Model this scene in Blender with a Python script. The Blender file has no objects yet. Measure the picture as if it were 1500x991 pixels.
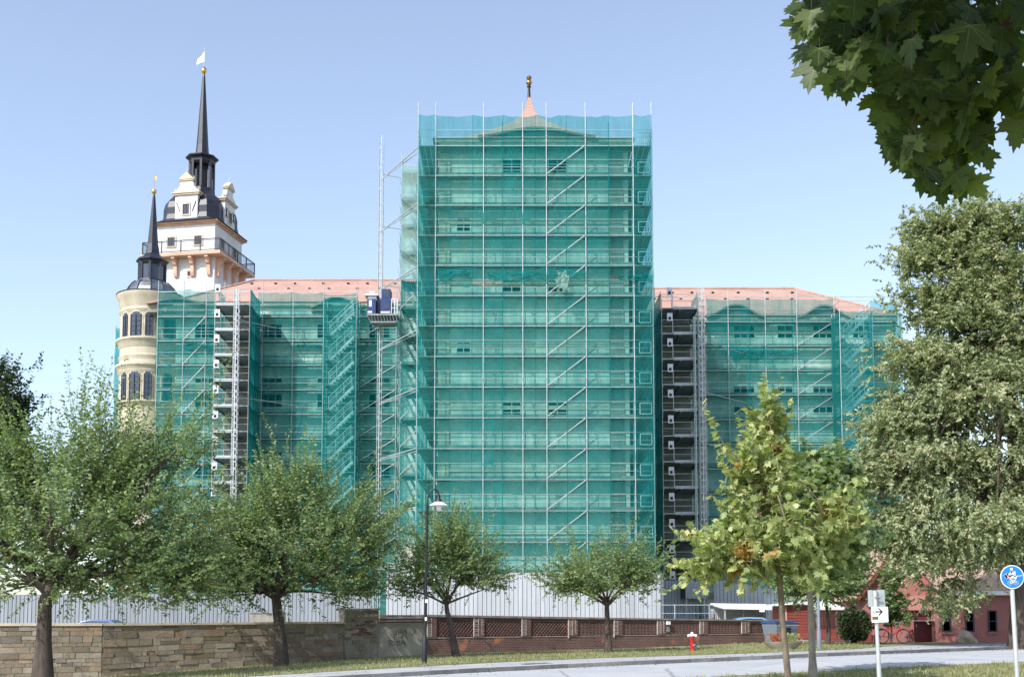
import bpy, math, random
import numpy as np
from mathutils import Vector, Matrix
R = math.radians
scene = bpy.context.scene
COL = scene.collection
rng = np.random.default_rng(7)
random.seed(7)

# ------------------------------------------------------------------ camera
FPX, CXP, CYP, PITCH, EYE = 1690.0, 750.0, 781.0, R(4.3), 1.7
SP, CP = math.sin(PITCH), math.cos(PITCH)
cam = bpy.data.cameras.new("camera")
camo = bpy.data.objects.new("camera", cam); COL.objects.link(camo)
cam.sensor_width = 36.0
cam.lens = 36.0 * FPX / 1500.0
cam.shift_y = (CYP - 495.5) / 1500.0
cam.clip_start = 0.1; cam.clip_end = 6000
camo.location = (0, 0, EYE)
camo.rotation_euler = (R(90) + PITCH, 0, 0)
scene.camera = camo

def slope(py):
    v = (CYP - py) / FPX
    return (SP + v * CP) / (CP - v * SP)
def at(px, py, Y):                      # point of the photograph's direction at distance Y
    u = (px - CXP) / FPX; v = (CYP - py) / FPX
    k = Y / (CP - v * SP)
    return Vector((u * k, Y, EYE + (SP + v * CP) * k))
def xat(px, Y, py=520): return at(px, py, Y).x
def zat(py, Y): return EYE + slope(py) * Y

# ------------------------------------------------------------------ terrain
KX = [-200, -60, -18, -15.6, -11.1, -5.7, -3.85, 7, 12.4, 20, 60, 200]
KZ = [-1.0, -.9, -.5, -.41, -.13, .145, .225, .40, .55, .56, .6, .6]
def sstep(a, b, x):
    t = np.clip((x - a) / (b - a), 0, 1); return t * t * (3 - 2 * t)
def g(x, y):
    z = (np.interp(x - 1.5, KX, KZ) + np.interp(x, KX, KZ) + np.interp(x + 1.5, KX, KZ)) / 3
    z = z * sstep(14, 40, y)
    return z + (.45 - z) * sstep(60, 68, y)
def atg(px, py, off=0.0):               # point of the ground seen at a pixel
    Y = 40.0
    s = slope(py)
    for _ in range(60):
        x = at(px, py, Y).x
        Yn = (g(x, Y) + off - EYE) / s
        Y = .5 * Y + .5 * min(max(Yn, 5), 90)
    x = at(px, py, Y).x
    return Vector((x, Y, float(g(x, Y)) + off))

# ------------------------------------------------------------------ object helpers
def link(o): COL.objects.link(o); return o
def tag(o, label=None, cat=None, group=None, kind=None):
    if label: o["label"] = label
    if cat: o["category"] = cat
    if group: o["group"] = group
    if kind: o["kind"] = kind
    return o
ORG = {}
def thing(name, label, cat, loc=(0, 0, 0), rz=0, group=None):
    o = link(bpy.data.objects.new(name, None))
    o.empty_display_size = .3
    o.location = loc; o.rotation_euler = (0, 0, rz)
    ORG[o.name] = Vector(loc)
    return tag(o, label, cat, group)
def org(p):
    while p.parent: p = p.parent
    return ORG.get(p.name, Vector((0, 0, 0)))
def copy_part(o, parent, loc=None):
    c = link(o.copy()); c.parent = parent
    if loc is not None: c.location = loc
    return c
def copy_tree(o, parent=None):
    c = link(o.copy())
    if parent: c.parent = parent
    for ch in list(o.children): copy_tree(ch, c)
    ORG[c.name] = ORG.get(o.name, Vector((0, 0, 0)))
    return c

class MB:
    def __init__(s): s.v = []; s.f = []
    def add(s, vs, fs):
        b = len(s.v); s.v += [tuple(p) for p in vs]; s.f += [tuple(b + i for i in f) for f in fs]
    def box(s, a, b):                   # min corner, max corner
        x0, y0, z0 = a; x1, y1, z1 = b
        s.add([(x0,y0,z0),(x1,y0,z0),(x1,y1,z0),(x0,y1,z0),(x0,y0,z1),(x1,y0,z1),(x1,y1,z1),(x0,y1,z1)],
              [(0,3,2,1),(4,5,6,7),(0,1,5,4),(1,2,6,5),(2,3,7,6),(3,0,4,7)])
    def cbox(s, c, sz): s.box([c[i]-sz[i]/2 for i in range(3)], [c[i]+sz[i]/2 for i in range(3)])
    def bar(s, p, q, w, h=None):        # rectangular bar between two points
        h = h or w
        p = Vector(p); q = Vector(q); d = (q - p)
        if d.length < 1e-6: return
        d.normalize()
        up = Vector((0,0,1)) if abs(d.z) < .95 else Vector((0,1,0))
        a = d.cross(up).normalized(); b = a.cross(d)
        vs = []
        for c in (p, q):
            for i, j in ((-1,-1),(1,-1),(1,1),(-1,1)): vs.append(c + a*i*w/2 + b*j*h/2)
        s.add(vs, [(0,3,2,1),(4,5,6,7),(0,1,5,4),(1,2,6,5),(2,3,7,6),(3,0,4,7)])
    def tube(s, pts, rad, n=6, cap=True):
        pts = [Vector(p) for p in pts]
        if not hasattr(rad, "__len__"): rad = [rad]*len(pts)
        base = len(s.v); prev = None
        for i, p in enumerate(pts):
            d = (pts[min(i+1, len(pts)-1)] - pts[max(i-1, 0)])
            if d.length < 1e-9: d = Vector((0,0,1))
            d.normalize()
            if prev is None:
                a = d.cross(Vector((0,0,1)) if abs(d.z) < .9 else Vector((1,0,0))).normalized()
            else:
                a = (prev - d*prev.dot(d))
                a = a.normalized() if a.length > 1e-6 else d.orthogonal().normalized()
            prev = a; b = d.cross(a)
            for k in range(n):
                t = 2*math.pi*k/n
                s.v.append(tuple(p + (a*math.cos(t) + b*math.sin(t))*rad[i]))
        for i in range(len(pts)-1):
            for k in range(n):
                k2 = (k+1) % n
                s.f.append((base+i*n+k, base+i*n+k2, base+(i+1)*n+k2, base+(i+1)*n+k))
        if cap:
            s.f.append(tuple(base+k for k in range(n))[::-1])
            s.f.append(tuple(base+(len(pts)-1)*n+k for k in range(n)))
    def lathe(s, c, prof, n=16, a0=0.0, a1=2*math.pi, sx=1, sy=1, rot=0):   # prof: (r, z)
        base = len(s.v); full = abs(a1-a0-2*math.pi) < 1e-6
        m = n if full else n+1
        for r, z in prof:
            for k in range(m):
                t = a0 + (a1-a0)*k/n + rot
                s.v.append((c[0]+r*sx*math.cos(t), c[1]+r*sy*math.sin(t), c[2]+z))
        for i in range(len(prof)-1):
            for k in range(n):
                k2 = (k+1) % m if full else k+1
                s.f.append((base+i*m+k, base+i*m+k2, base+(i+1)*m+k2, base+(i+1)*m+k))
    def disc(s, c, r, n, rot=0, up=True):
        vs = [(c[0]+r*math.cos(2*math.pi*k/n+rot), c[1]+r*math.sin(2*math.pi*k/n+rot), c[2]) for k in range(n)]
        s.add(vs, [tuple(range(n)) if up else tuple(range(n))[::-1]])
    def prism(s, poly, f0, f1):         # poly of 2-D points; f0, f1 map them to the two end faces
        n = len(poly)
        s.add([f0(*p) for p in poly] + [f1(*p) for p in poly],
              [tuple(range(n)), tuple(range(2*n-1, n-1, -1))] + [(i, n+i, n+(i+1) % n, (i+1) % n) for i in range(n)])
    def quad(s, a, b, c, d): s.add([a, b, c, d], [(0,1,2,3)])
    def grid(s, P):                     # P[i][j] points
        n, m = len(P), len(P[0]); base = len(s.v)
        for row in P: s.v += [tuple(p) for p in row]
        for i in range(n-1):
            for j in range(m-1):
                s.f.append((base+i*m+j, base+(i+1)*m+j, base+(i+1)*m+j+1, base+i*m+j+1))
    def build(s, name, mat, parent=None, smooth=False, local=False, bevel=0, fix=True):
        me = bpy.data.meshes.new(name)
        o3 = Vector((0,0,0)) if (local or parent is None) else org(parent)
        me.from_pydata([(x-o3.x, y-o3.y, z-o3.z) for x, y, z in s.v], [], s.f)
        if fix:
            import bmesh
            bm = bmesh.new(); bm.from_mesh(me)
            bmesh.ops.recalc_face_normals(bm, faces=bm.faces)
            bm.to_mesh(me); bm.free()
        me.update()
        if smooth:
            me.polygons.foreach_set("use_smooth", [True]*len(me.polygons))
            try: me.set_sharp_from_angle(angle=R(40))
            except Exception: pass
        me.materials.append(mat)
        o = link(bpy.data.objects.new(name, me))
        if parent is not None: o.parent = parent
        if bevel:
            b = o.modifiers.new("bevel", "BEVEL"); b.width = bevel; b.segments = 2; b.limit_method = 'ANGLE'
        return o

def norm(a): return a / np.maximum(np.linalg.norm(a, axis=-1, keepdims=True), 1e-9)
def leaf_mesh(name, P, D, N, L, tv, tf, mat, parent):
    """many leaves in one mesh: template tv (x across, y along, z off the blade), faces tf"""
    P = np.asarray(P, float); D = norm(np.asarray(D, float)); N = np.asarray(N, float)
    S = norm(np.cross(D, N)); N = np.cross(S, D)
    L = np.broadcast_to(np.asarray(L, float), (len(P),))[:, None, None]
    tv = np.asarray(tv, float)
    V = P[:, None, :] + L*(tv[None, :, 0:1]*S[:, None, :] + tv[None, :, 1:2]*D[:, None, :] + tv[None, :, 2:3]*N[:, None, :])
    V = V.reshape(-1, 3)
    if parent is not None: V = V - np.array(org(parent))
    n, k = len(P), len(tv)
    fs = np.array([len(f) for f in tf]); flat = np.concatenate([np.array(f) for f in tf])
    loops = (flat[None, :] + (np.arange(n)*k)[:, None]).ravel()
    starts = np.concatenate([[0], np.cumsum(np.tile(fs, n))[:-1]])
    me = bpy.data.meshes.new(name)
    me.vertices.add(n*k); me.vertices.foreach_set("co", V.ravel())
    me.loops.add(len(loops)); me.loops.foreach_set("vertex_index", loops.astype(np.int32))
    me.polygons.add(n*len(tf)); me.polygons.foreach_set("loop_start", starts.astype(np.int32))
    me.update(calc_edges=True)
    me.materials.append(mat)
    o = link(bpy.data.objects.new(name, me))
    if parent is not None: o.parent = parent
    return o

# ------------------------------------------------------------------ materials
def new_mat(name):
    m = bpy.data.materials.new(name); m.use_nodes = True
    nt = m.node_tree; nt.nodes.clear()
    out = nt.nodes.new("ShaderNodeOutputMaterial")
    return m, nt, out
def N(nt, t, **kw):
    n = nt.nodes.new(t)
    for k, v in kw.items():
        if k in n.inputs: n.inputs[k].default_value = v
        else: setattr(n, k, v)
    return n
def rgba(c): return (c[0], c[1], c[2], 1)
def coords(nt): return N(nt, "ShaderNodeTexCoord").outputs["Object"]
def mixc(nt, fac, a, b, mode='MIX'):
    m = N(nt, "ShaderNodeMix", data_type='RGBA', blend_type=mode)
    L = nt.links
    for i, val in ((0, fac), (6, a), (7, b)):
        if hasattr(val, "is_linked") or hasattr(val, "links"): L.new(val, m.inputs[i])
        else: m.inputs[i].default_value = val if i == 0 else rgba(val)
    return m.outputs[2]
def noise(nt, co, scale, detail=4, rough=.6):
    n = N(nt, "ShaderNodeTexNoise"); n.inputs["Scale"].default_value = scale
    n.inputs["Detail"].default_value = detail; n.inputs["Roughness"].default_value = rough
    nt.links.new(co, n.inputs["Vector"]); return n.outputs["Fac"]
def ramp(nt, fac, stops):
    r = N(nt, "ShaderNodeValToRGB"); e = r.color_ramp.elements
    while len(e) < len(stops): e.new(.5)
    for i, (p, c) in enumerate(stops):
        e[i].position = p; e[i].color = rgba(c) if hasattr(c, "__len__") else (c, c, c, 1)
    nt.links.new(fac, r.inputs[0]); return r.outputs[0]
def mapping(nt, co, scale=(1,1,1), rot=(0,0,0), loc=(0,0,0)):
    m = N(nt, "ShaderNodeMapping"); m.inputs["Scale"].default_value = scale
    m.inputs["Rotation"].default_value = rot; m.inputs["Location"].default_value = loc
    nt.links.new(co, m.inputs[0]); return m.outputs[0]
def surf(name, col, rough=.7, metal=0.0, var=.25, vs=1.5, bump=0.0, bs=20, spec=.35, island=0.0, fine=0.0, fs=30, col2=None, stretch=None):
    m, nt, out = new_mat(name); L = nt.links
    co = coords(nt)
    cv = mapping(nt, co, scale=stretch) if stretch else co
    nz = noise(nt, cv, vs)
    dark = tuple(c*(1-var) for c in col); lite = tuple(min(1, c*(1+var*.6)) for c in (col2 or col))
    c = ramp(nt, nz, [(.32, dark), (.68, lite)])
    if fine:
        c = mixc(nt, 1.0, c, ramp(nt, noise(nt, co, fs, 3), [(.3, 1-fine), (.7, 1+fine*.0)]), 'MULTIPLY')
    if island:
        gi = N(nt, "ShaderNodeNewGeometry").outputs["Random Per Island"]
        c = mixc(nt, 1.0, c, ramp(nt, gi, [(0, 1-island), (1, 1.0)]), 'MULTIPLY')
    b = N(nt, "ShaderNodeBsdfPrincipled"); b.inputs["Roughness"].default_value = rough
    b.inputs["Metallic"].default_value = metal; b.inputs["Specular IOR Level"].default_value = spec
    L.new(c, b.inputs["Base Color"])
    if bump:
        bp = N(nt, "ShaderNodeBump"); bp.inputs["Strength"].default_value = bump; bp.inputs["Distance"].default_value = .02
        L.new(noise(nt, co, bs, 5), bp.inputs["Height"]); L.new(bp.outputs[0], b.inputs["Normal"])
    L.new(b.outputs[0], out.inputs[0]); return m
def leafmat(name, stops, trans=.4, rough=.5, spec=.3, patch=None):
    """leaf colour varies leaf by leaf; part of the light comes through the blade"""
    m, nt, out = new_mat(name); L = nt.links
    gi = N(nt, "ShaderNodeNewGeometry").outputs["Random Per Island"]
    c = ramp(nt, gi, stops)
    if patch:                           # (colour, scale, threshold): bunches of another colour
        nz = noise(nt, coords(nt), patch[1], 2)
        c = mixc(nt, ramp(nt, nz, [(patch[2], 0.0), (patch[2]+.06, 1.0)]), c, patch[0])
    b = N(nt, "ShaderNodeBsdfPrincipled"); b.inputs["Roughness"].default_value = rough
    b.inputs["Specular IOR Level"].default_value = spec
    L.new(c, b.inputs["Base Color"])
    t = N(nt, "ShaderNodeBsdfTranslucent")
    L.new(mixc(nt, 1.0, c, (1.25, 1.35, .6), 'MULTIPLY'), t.inputs[0])
    mx = N(nt, "ShaderNodeMixShader"); mx.inputs[0].default_value = trans
    L.new(b.outputs[0], mx.inputs[1]); L.new(t.outputs[0], mx.inputs[2]); L.new(mx.outputs[0], out.inputs[0])
    return m
def netmat(name, col, cover=.6, weave=.12, trans=.45):
    """knitted debris net: threads (diffuse + translucent) with open holes between"""
    m, nt, out = new_mat(name); L = nt.links
    co = coords(nt)
    nz = noise(nt, mapping(nt, co, scale=(1.2, 1.2, .25)), 1.3, 4)
    gi = N(nt, "ShaderNodeObjectInfo").outputs["Random"]      # every length of net is a little denser or looser
    f0 = ramp(nt, nz, [(.3, cover-weave), (.7, cover+weave)])
    ad = N(nt, "ShaderNodeMath", operation='MULTIPLY_ADD'); L.new(gi, ad.inputs[0]); ad.inputs[1].default_value = .18; ad.inputs[2].default_value = -.09
    a2 = N(nt, "ShaderNodeMath", operation='ADD'); a2.use_clamp = True; L.new(f0, a2.inputs[0]); L.new(ad.outputs[0], a2.inputs[1]); f = a2.outputs[0]
    tr = N(nt, "ShaderNodeBsdfTransparent"); tr.inputs[0].default_value = (.73, .98, .95, 1)
    d = N(nt, "ShaderNodeBsdfDiffuse"); t = N(nt, "ShaderNodeBsdfTranslucent")
    d.inputs[0].default_value = rgba(col); t.inputs[0].default_value = rgba(col)
    a = N(nt, "ShaderNodeMixShader"); a.inputs[0].default_value = trans
    L.new(d.outputs[0], a.inputs[1]); L.new(t.outputs[0], a.inputs[2])
    b = N(nt, "ShaderNodeMixShader")
    L.new(f, b.inputs[0]); L.new(tr.outputs[0], b.inputs[1]); L.new(a.outputs[0], b.inputs[2])
    L.new(b.outputs[0], out.inputs[0]); return m
def brickmat(name, c1, c2, mortar, bw=.25, bh=.077, ms=.012, rough=.85, off=.5, patch=None, var=.35):
    m, nt, out = new_mat(name); L = nt.links
    co = coords(nt)
    sep = N(nt, "ShaderNodeSeparateXYZ"); L.new(co, sep.inputs[0])
    add = N(nt, "ShaderNodeMath", operation='ADD'); L.new(sep.outputs[0], add.inputs[0]); L.new(sep.outputs[1], add.inputs[1])
    cmb = N(nt, "ShaderNodeCombineXYZ"); L.new(add.outputs[0], cmb.inputs[0]); L.new(sep.outputs[2], cmb.inputs[1])
    br = N(nt, "ShaderNodeTexBrick"); br.offset = off
    L.new(cmb.outputs[0], br.inputs["Vector"])
    br.inputs["Color1"].default_value = rgba(c1); br.inputs["Color2"].default_value = rgba(c2); br.inputs["Mortar"].default_value = rgba(mortar)
    br.inputs["Scale"].default_value = 1; br.inputs["Mortar Size"].default_value = ms
    br.inputs["Brick Width"].default_value = bw; br.inputs["Row Height"].default_value = bh
    c = mixc(nt, 1.0, br.outputs[0], ramp(nt, noise(nt, co, 1.1, 6), [(.3, 1-var), (.7, 1.0)]), 'MULTIPLY')
    if patch:
        c = mixc(nt, ramp(nt, noise(nt, co, patch[1], 4), [(patch[2], 0.0), (patch[2]+.08, .8)]), c, patch[0])
    b = N(nt, "ShaderNodeBsdfPrincipled"); b.inputs["Roughness"].default_value = rough
    L.new(c, b.inputs["Base Color"])
    bp = N(nt, "ShaderNodeBump"); bp.inputs["Strength"].default_value = .5; bp.inputs["Distance"].default_value = .01
    inv = N(nt, "ShaderNodeMath", operation='SUBTRACT'); inv.inputs[0].default_value = 1; L.new(br.outputs["Fac"], inv.inputs[1])
    L.new(inv.outputs[0], bp.inputs["Height"]); L.new(bp.outputs[0], b.inputs["Normal"])
    L.new(b.outputs[0], out.inputs[0]); return m

M = {}
M['net'] = netmat("green_net", (.010, .255, .265), .44, .15, .45)
M['net_dense'] = netmat("green_net_double", (.008, .25, .25), .78, .07, .45)
M['net_pale_and_lit'] = netmat("pale_and_sunlit_net", (.42, .60, .54), .62, .10, .5)  # torn scrap's own pale; on the flank net, sunlight put into the colour
M['steel'] = surf("galvanised_steel", (.43, .47, .48), .45, .35, .2, 3, spec=.5)
M['steel_dark'] = surf("dull_steel", (.26, .28, .30), .6, .3, .3, 2)
M['deck'] = surf("deck_board", (.34, .32, .29), .8, 0, .35, 2.5, island=.35)
M['alu'] = surf("pale_aluminium", (.58, .60, .63), .4, .2, .12, 3, spec=.5)
M['facade'] = surf("cream_render", (.82, .79, .71), .9, 0, .28, .5, bump=.2, bs=8, fine=.22, fs=1.7)
M['facade_grey_and_shade'] = surf("grey_render_and_shade", (.30, .28, .25), .9, 0, .3, .5, bump=.2, bs=8)  # pilaster's own grey; also shade put into gables and landing backs
M['stone_trim'] = surf("stone_trim", (.55, .47, .36), .85, 0, .2, 1.5)
M['white_wall'] = surf("white_render", (.64, .655, .68), .85, 0, .14, .9, bump=.1, bs=6, stretch=(1.6, 1.6, .25), fine=.08, fs=1.2)
M['sand_trim'] = surf("pink_sandstone", (.58, .38, .28), .85, 0, .25, .9)
M['turret'] = surf("cream_turret", (.50, .45, .35), .85, 0, .2, .9, bump=.1, stretch=(1.6, 1.6, .25))
M['slate'] = surf("dark_slate", (.020, .022, .036), .42, 0, .35, 3, spec=.35, bump=.15, bs=14)
M['black_metal'] = surf("black_metal", (.02, .021, .028), .45, .2, .2, 4)
M['dome'] = surf("dome_metal", (.20, .22, .25), .3, .6, .4, 1.2, spec=.5)
M['gold_dark'] = surf("dull_gilding", (.40, .26, .12), .35, 1, .3, 5)
M['gold'] = surf("gold_leaf", (.75, .46, .16), .28, 1, .15, 5)
M['zinc'] = surf("pale_zinc", (.60, .62, .64), .38, .5, .15, 2)
def tilemat(name, c1, c2):
    m, nt, out = new_mat(name); L = nt.links
    co = coords(nt)
    w = N(nt, "ShaderNodeTexWave"); w.wave_type = 'BANDS'; w.bands_direction = 'Z'; w.inputs["Scale"].default_value = 1.05
    w.inputs["Distortion"].default_value = .4; L.new(co, w.inputs[0])
    c = ramp(nt, noise(nt, co, .6, 6, .7), [(.3, c1), (.7, c2)])
    c = mixc(nt, 1.0, c, ramp(nt, noise(nt, mapping(nt, co, scale=(1, 1, 2)), 5, 3), [(.35, .82), (.6, 1.0)]), 'MULTIPLY')
    b = N(nt, "ShaderNodeBsdfPrincipled"); b.inputs["Roughness"].default_value = .8
    L.new(c, b.inputs["Base Color"])
    bp = N(nt, "ShaderNodeBump"); bp.inputs["Strength"].default_value = .5; bp.inputs["Distance"].default_value = .03
    L.new(w.outputs[0], bp.inputs["Height"]); L.new(bp.outputs[0], b.inputs["Normal"])
    L.new(b.outputs[0], out.inputs[0]); return m
M['tile'] = tilemat("clay_tile", (.37, .215, .17), (.50, .315, .255))
M['tile_pale'] = tilemat("pale_clay_tile", (.36, .24, .19), (.48, .33, .26))
M['glass'] = surf("window_glass", (.035, .05, .085), .08, 0, .3, 2, spec=.6)
M['frame_white'] = surf("white_frame", (.72, .72, .70), .6, 0, .1, 3)
M['frame_dark'] = surf("dark_frame", (.03, .035, .055), .5, 0, .2, 3)
def sheetmat(name, col):
    m, nt, out = new_mat(name); L = nt.links
    co = coords(nt)
    c = ramp(nt, noise(nt, mapping(nt, co, scale=(2.2, 2.2, .25)), 1.2, 5), [(.3, tuple(x*.82 for x in col)), (.7, col)])
    gi = N(nt, "ShaderNodeNewGeometry").outputs["Random Per Island"]
    c = mixc(nt, 1.0, c, ramp(nt, gi, [(0, .84), (1, 1.0)]), 'MULTIPLY')
    b = N(nt, "ShaderNodeBsdfPrincipled"); b.inputs["Roughness"].default_value = .5
    L.new(c, b.inputs["Base Color"]); L.new(b.outputs[0], out.inputs[0]); return m
M['sheet'] = sheetmat("white_sheet", (.47, .495, .54))
M['sheet_shaded'] = sheetmat('shaded_white_sheet', (.31, .34, .39))  # white sheet darkened in colour for the shade under the trees
M['sheet_grey'] = sheetmat("grey_sheet", (.42, .45, .50))
M['blue'] = surf("blue_paint", (.03, .05, .16), .4, .1, .25, 2)
M['blue_lid'] = surf("blue_plastic", (.03, .09, .20), .45, 0, .15, 2)
M['dark'] = surf("dark_grille", (.02, .02, .022), .7)
M['red'] = surf("red_paint", (.55, .02, .03), .35, 0, .12, 6, spec=.5)
M['white'] = surf("white_paint", (.8, .8, .8), .5, 0, .06, 4)
M['lens'] = surf("milky_lamp_glass", (.8, .82, .82), .25, 0, .05, 3)
M['bark'] = surf("dark_bark", (.085, .065, .055), .95, 0, .45, 3, bump=.8, bs=18, stretch=(3, 3, .6))
M['bark_pale'] = surf("pale_bark", (.30, .27, .22), .9, 0, .35, 3, bump=.5, bs=16, stretch=(2, 2, .8))
M['bark_mid'] = surf("brown_bark", (.17, .135, .10), .9, 0, .4, 3, bump=.5, bs=16, stretch=(2, 2, .8))
def stonemat(name):
    m, nt, out = new_mat(name); L = nt.links
    co = coords(nt)
    gi = N(nt, "ShaderNodeNewGeometry").outputs["Random Per Island"]
    c = ramp(nt, gi, [(0, (.16, .125, .09)), (.2, (.28, .235, .175)), (.4, (.22, .175, .13)), (.55, (.34, .285, .22)), (.72, (.28, .195, .13)), (.86, (.38, .33, .27)), (1, (.19, .165, .14))])
    c = mixc(nt, 1.0, c, ramp(nt, noise(nt, co, 2.2, 6), [(.3, .68), (.68, 1.05)]), 'MULTIPLY')
    c = mixc(nt, 1.0, c, ramp(nt, noise(nt, mapping(nt, co, scale=(3, 3, 9)), 3, 4), [(.35, .8), (.6, 1.0)]), 'MULTIPLY')
    b = N(nt, "ShaderNodeBsdfPrincipled"); b.inputs["Roughness"].default_value = .92
    L.new(c, b.inputs["Base Color"])
    bp = N(nt, "ShaderNodeBump"); bp.inputs["Strength"].default_value = .8; bp.inputs["Distance"].default_value = .02
    L.new(noise(nt, co, 12, 5), bp.inputs["Height"]); L.new(bp.outputs[0], b.inputs["Normal"])
    L.new(b.outputs[0], out.inputs[0]); return m
M['stone'] = stonemat("sandstone_block")
M['mortar'] = surf("mortar", (.26, .23, .19), .95, 0, .25, 3)
M['render'] = surf("old_render", (.36, .33, .28), .95, 0, .22, 1.2, bump=.3, bs=12, fine=.15, fs=7)
M['brick'] = brickmat("red_brick", (.17, .065, .052), (.10, .045, .042), (.20, .15, .13), patch=((.40, .16, .08), .9, .60))
M['brick_dark'] = brickmat("dark_brick", (.14, .058, .052), (.085, .04, .038), (.16, .125, .115))
M['mortar_line'] = surf("pale_pointing", (.50, .44, .39), .9, 0, .3, 4)
M['coping'] = surf("coping", (.22, .19, .17), .9, 0, .35, 3)
M['paint_black'] = surf("black_spray", (.05, .045, .05), .7)
def asphaltmat(name):
    m, nt, out = new_mat(name); L = nt.links
    co = coords(nt)
    c = ramp(nt, noise(nt, co, .35, 5), [(.3, (.36, .37, .385)), (.7, (.46, .465, .48))])
    c = mixc(nt, 1.0, c, ramp(nt, noise(nt, co, 45, 3), [(.3, .84), (.7, 1.04)]), 'MULTIPLY')
    v = N(nt, "ShaderNodeTexVoronoi"); v.feature = 'DISTANCE_TO_EDGE'; v.inputs["Scale"].default_value = .22
    wob = N(nt, "ShaderNodeTexNoise"); wob.inputs["Scale"].default_value = 1.2; L.new(co, wob.inputs["Vector"])
    cw = mixc(nt, .12, co, wob.outputs["Color"], 'ADD'); L.new(cw, v.inputs["Vector"])
    c = mixc(nt, 1.0, c, ramp(nt, v.outputs["Distance"], [(.0, .55), (.012, 1.0)]), 'MULTIPLY')
    b = N(nt, "ShaderNodeBsdfPrincipled"); b.inputs["Roughness"].default_value = .85
    L.new(c, b.inputs["Base Color"])
    bp = N(nt, "ShaderNodeBump"); bp.inputs["Strength"].default_value = .3; bp.inputs["Distance"].default_value = .01
    L.new(noise(nt, co, 60, 3), bp.inputs["Height"]); L.new(bp.outputs[0], b.inputs["Normal"])
    L.new(b.outputs[0], out.inputs[0]); return m
M['asphalt'] = asphaltmat("pale_worn_asphalt")
M['paving'] = surf("pavement_grey", (.40, .40, .41), .85, 0, .2, 1.2, bump=.2, bs=30, fine=.15, fs=25)
M['kerb'] = surf("kerb_granite", (.22, .215, .21), .85, 0, .3, 2, bump=.3, bs=30, island=.35)
def grassmat():
    m, nt, out = new_mat("grass"); L = nt.links
    co = coords(nt)
    c = ramp(nt, noise(nt, co, .45, 6, .65), [(.30, (.14, .165, .065)), (.48, (.25, .25, .115)), (.68, (.38, .34, .20))])
    c = mixc(nt, 1.0, c, ramp(nt, noise(nt, co, 14, 3), [(.3, .6), (.7, 1.0)]), 'MULTIPLY')
    b = N(nt, "ShaderNodeBsdfPrincipled"); b.inputs["Roughness"].default_value = .9
    L.new(c, b.inputs["Base Color"])
    bp = N(nt, "ShaderNodeBump"); bp.inputs["Strength"].default_value = .9; bp.inputs["Distance"].default_value = .05
    L.new(noise(nt, co, 9, 5), bp.inputs["Height"]); L.new(bp.outputs[0], b.inputs["Normal"])
    L.new(b.outputs[0], out.inputs[0]); return m
M['grass'] = grassmat()
M['blade'] = leafmat("grass_blade", [(0, (.15, .18, .07)), (.5, (.27, .28, .13)), (1, (.42, .38, .22))], .35)
M['pink'] = surf("rose_render", (.35, .145, .135), .9, 0, .16, .8, bump=.15, bs=10)
M['salmon_and_lit'] = surf("salmon_and_lit_render", (.50, .26, .22), .9, 0, .15, .8, bump=.15, bs=10)  # on the porch, the rose wall's sunlit tone put into the colour
M['redwood'] = surf("red_timber", (.24, .055, .045), .75, 0, .25, 1.6, island=.25, stretch=(.5, .5, 5))
M['fencewood'] = surf("dark_red_slats", (.10, .035, .032), .8, 0, .3, 2, island=.3)
M['white_roof'] = surf("white_roof_sheet", (.70, .70, .70), .6, 0, .12, .8)
M['boulder'] = surf("boulder", (.42, .36, .31), .9, 0, .3, 3, bump=.8, bs=6)
M['concrete'] = surf("planter_concrete", (.28, .25, .21), .9, 0, .25, 3, bump=.3)
M['car_blue'] = surf("pale_blue_car_paint", (.22, .36, .58), .22, .1, .05, 2, spec=.6)
M['car_dark'] = surf("dark_blue_car_paint", (.07, .13, .30), .22, .1, .05, 2, spec=.6)
M['rubber'] = surf("rubber", (.02, .02, .02), .8)
M['plastic_grey'] = surf("grey_plastic", (.16, .19, .23), .5, 0, .15, 2)
M['sign_blue'] = surf("sign_blue", (.02, .19, .56), .4, 0, .05, 3)
M['brown'] = surf("sign_brown", (.16, .11, .03), .6)
M['faint'] = surf("sign_faint_print", (.45, .52, .50), .6)
M['yellow'] = surf("sticker_yellow", (.7, .5, .06), .6)
M['leaf_cherry'] = leafmat("cherry_leaf", [(0, (.10, .165, .08)), (.5, (.19, .265, .125)), (1, (.37, .44, .22))], .45, patch=((.24, .26, .085), 1.1, .62))
M['leaf_dark'] = leafmat("dark_leaf", [(0, (.025, .05, .018)), (1, (.07, .11, .04))], .3)
M['leaf_linden'] = leafmat("linden_leaf", [(0, (.12, .17, .085)), (.4, (.22, .265, .14)), (.75, (.35, .385, .22)), (1, (.48, .49, .31))], .40, patch=((.50, .49, .33), 1.5, .56))
M['leaf_maple'] = leafmat("young_maple_leaf", [(0, (.20, .26, .10)), (.6, (.37, .42, .19)), (1, (.57, .57, .29))], .42, patch=((.50, .32, .13), .6, .61))
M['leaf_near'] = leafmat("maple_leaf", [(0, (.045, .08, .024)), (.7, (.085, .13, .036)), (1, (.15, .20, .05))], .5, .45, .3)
M['leaf_vein'] = surf('leaf_vein', (.13, .17, .05), .5, 0, .2, 5)
M['flower'] = leafmat("flower", [(0, (.35, .06, .03)), (1, (.5, .2, .05))], .3)

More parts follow.
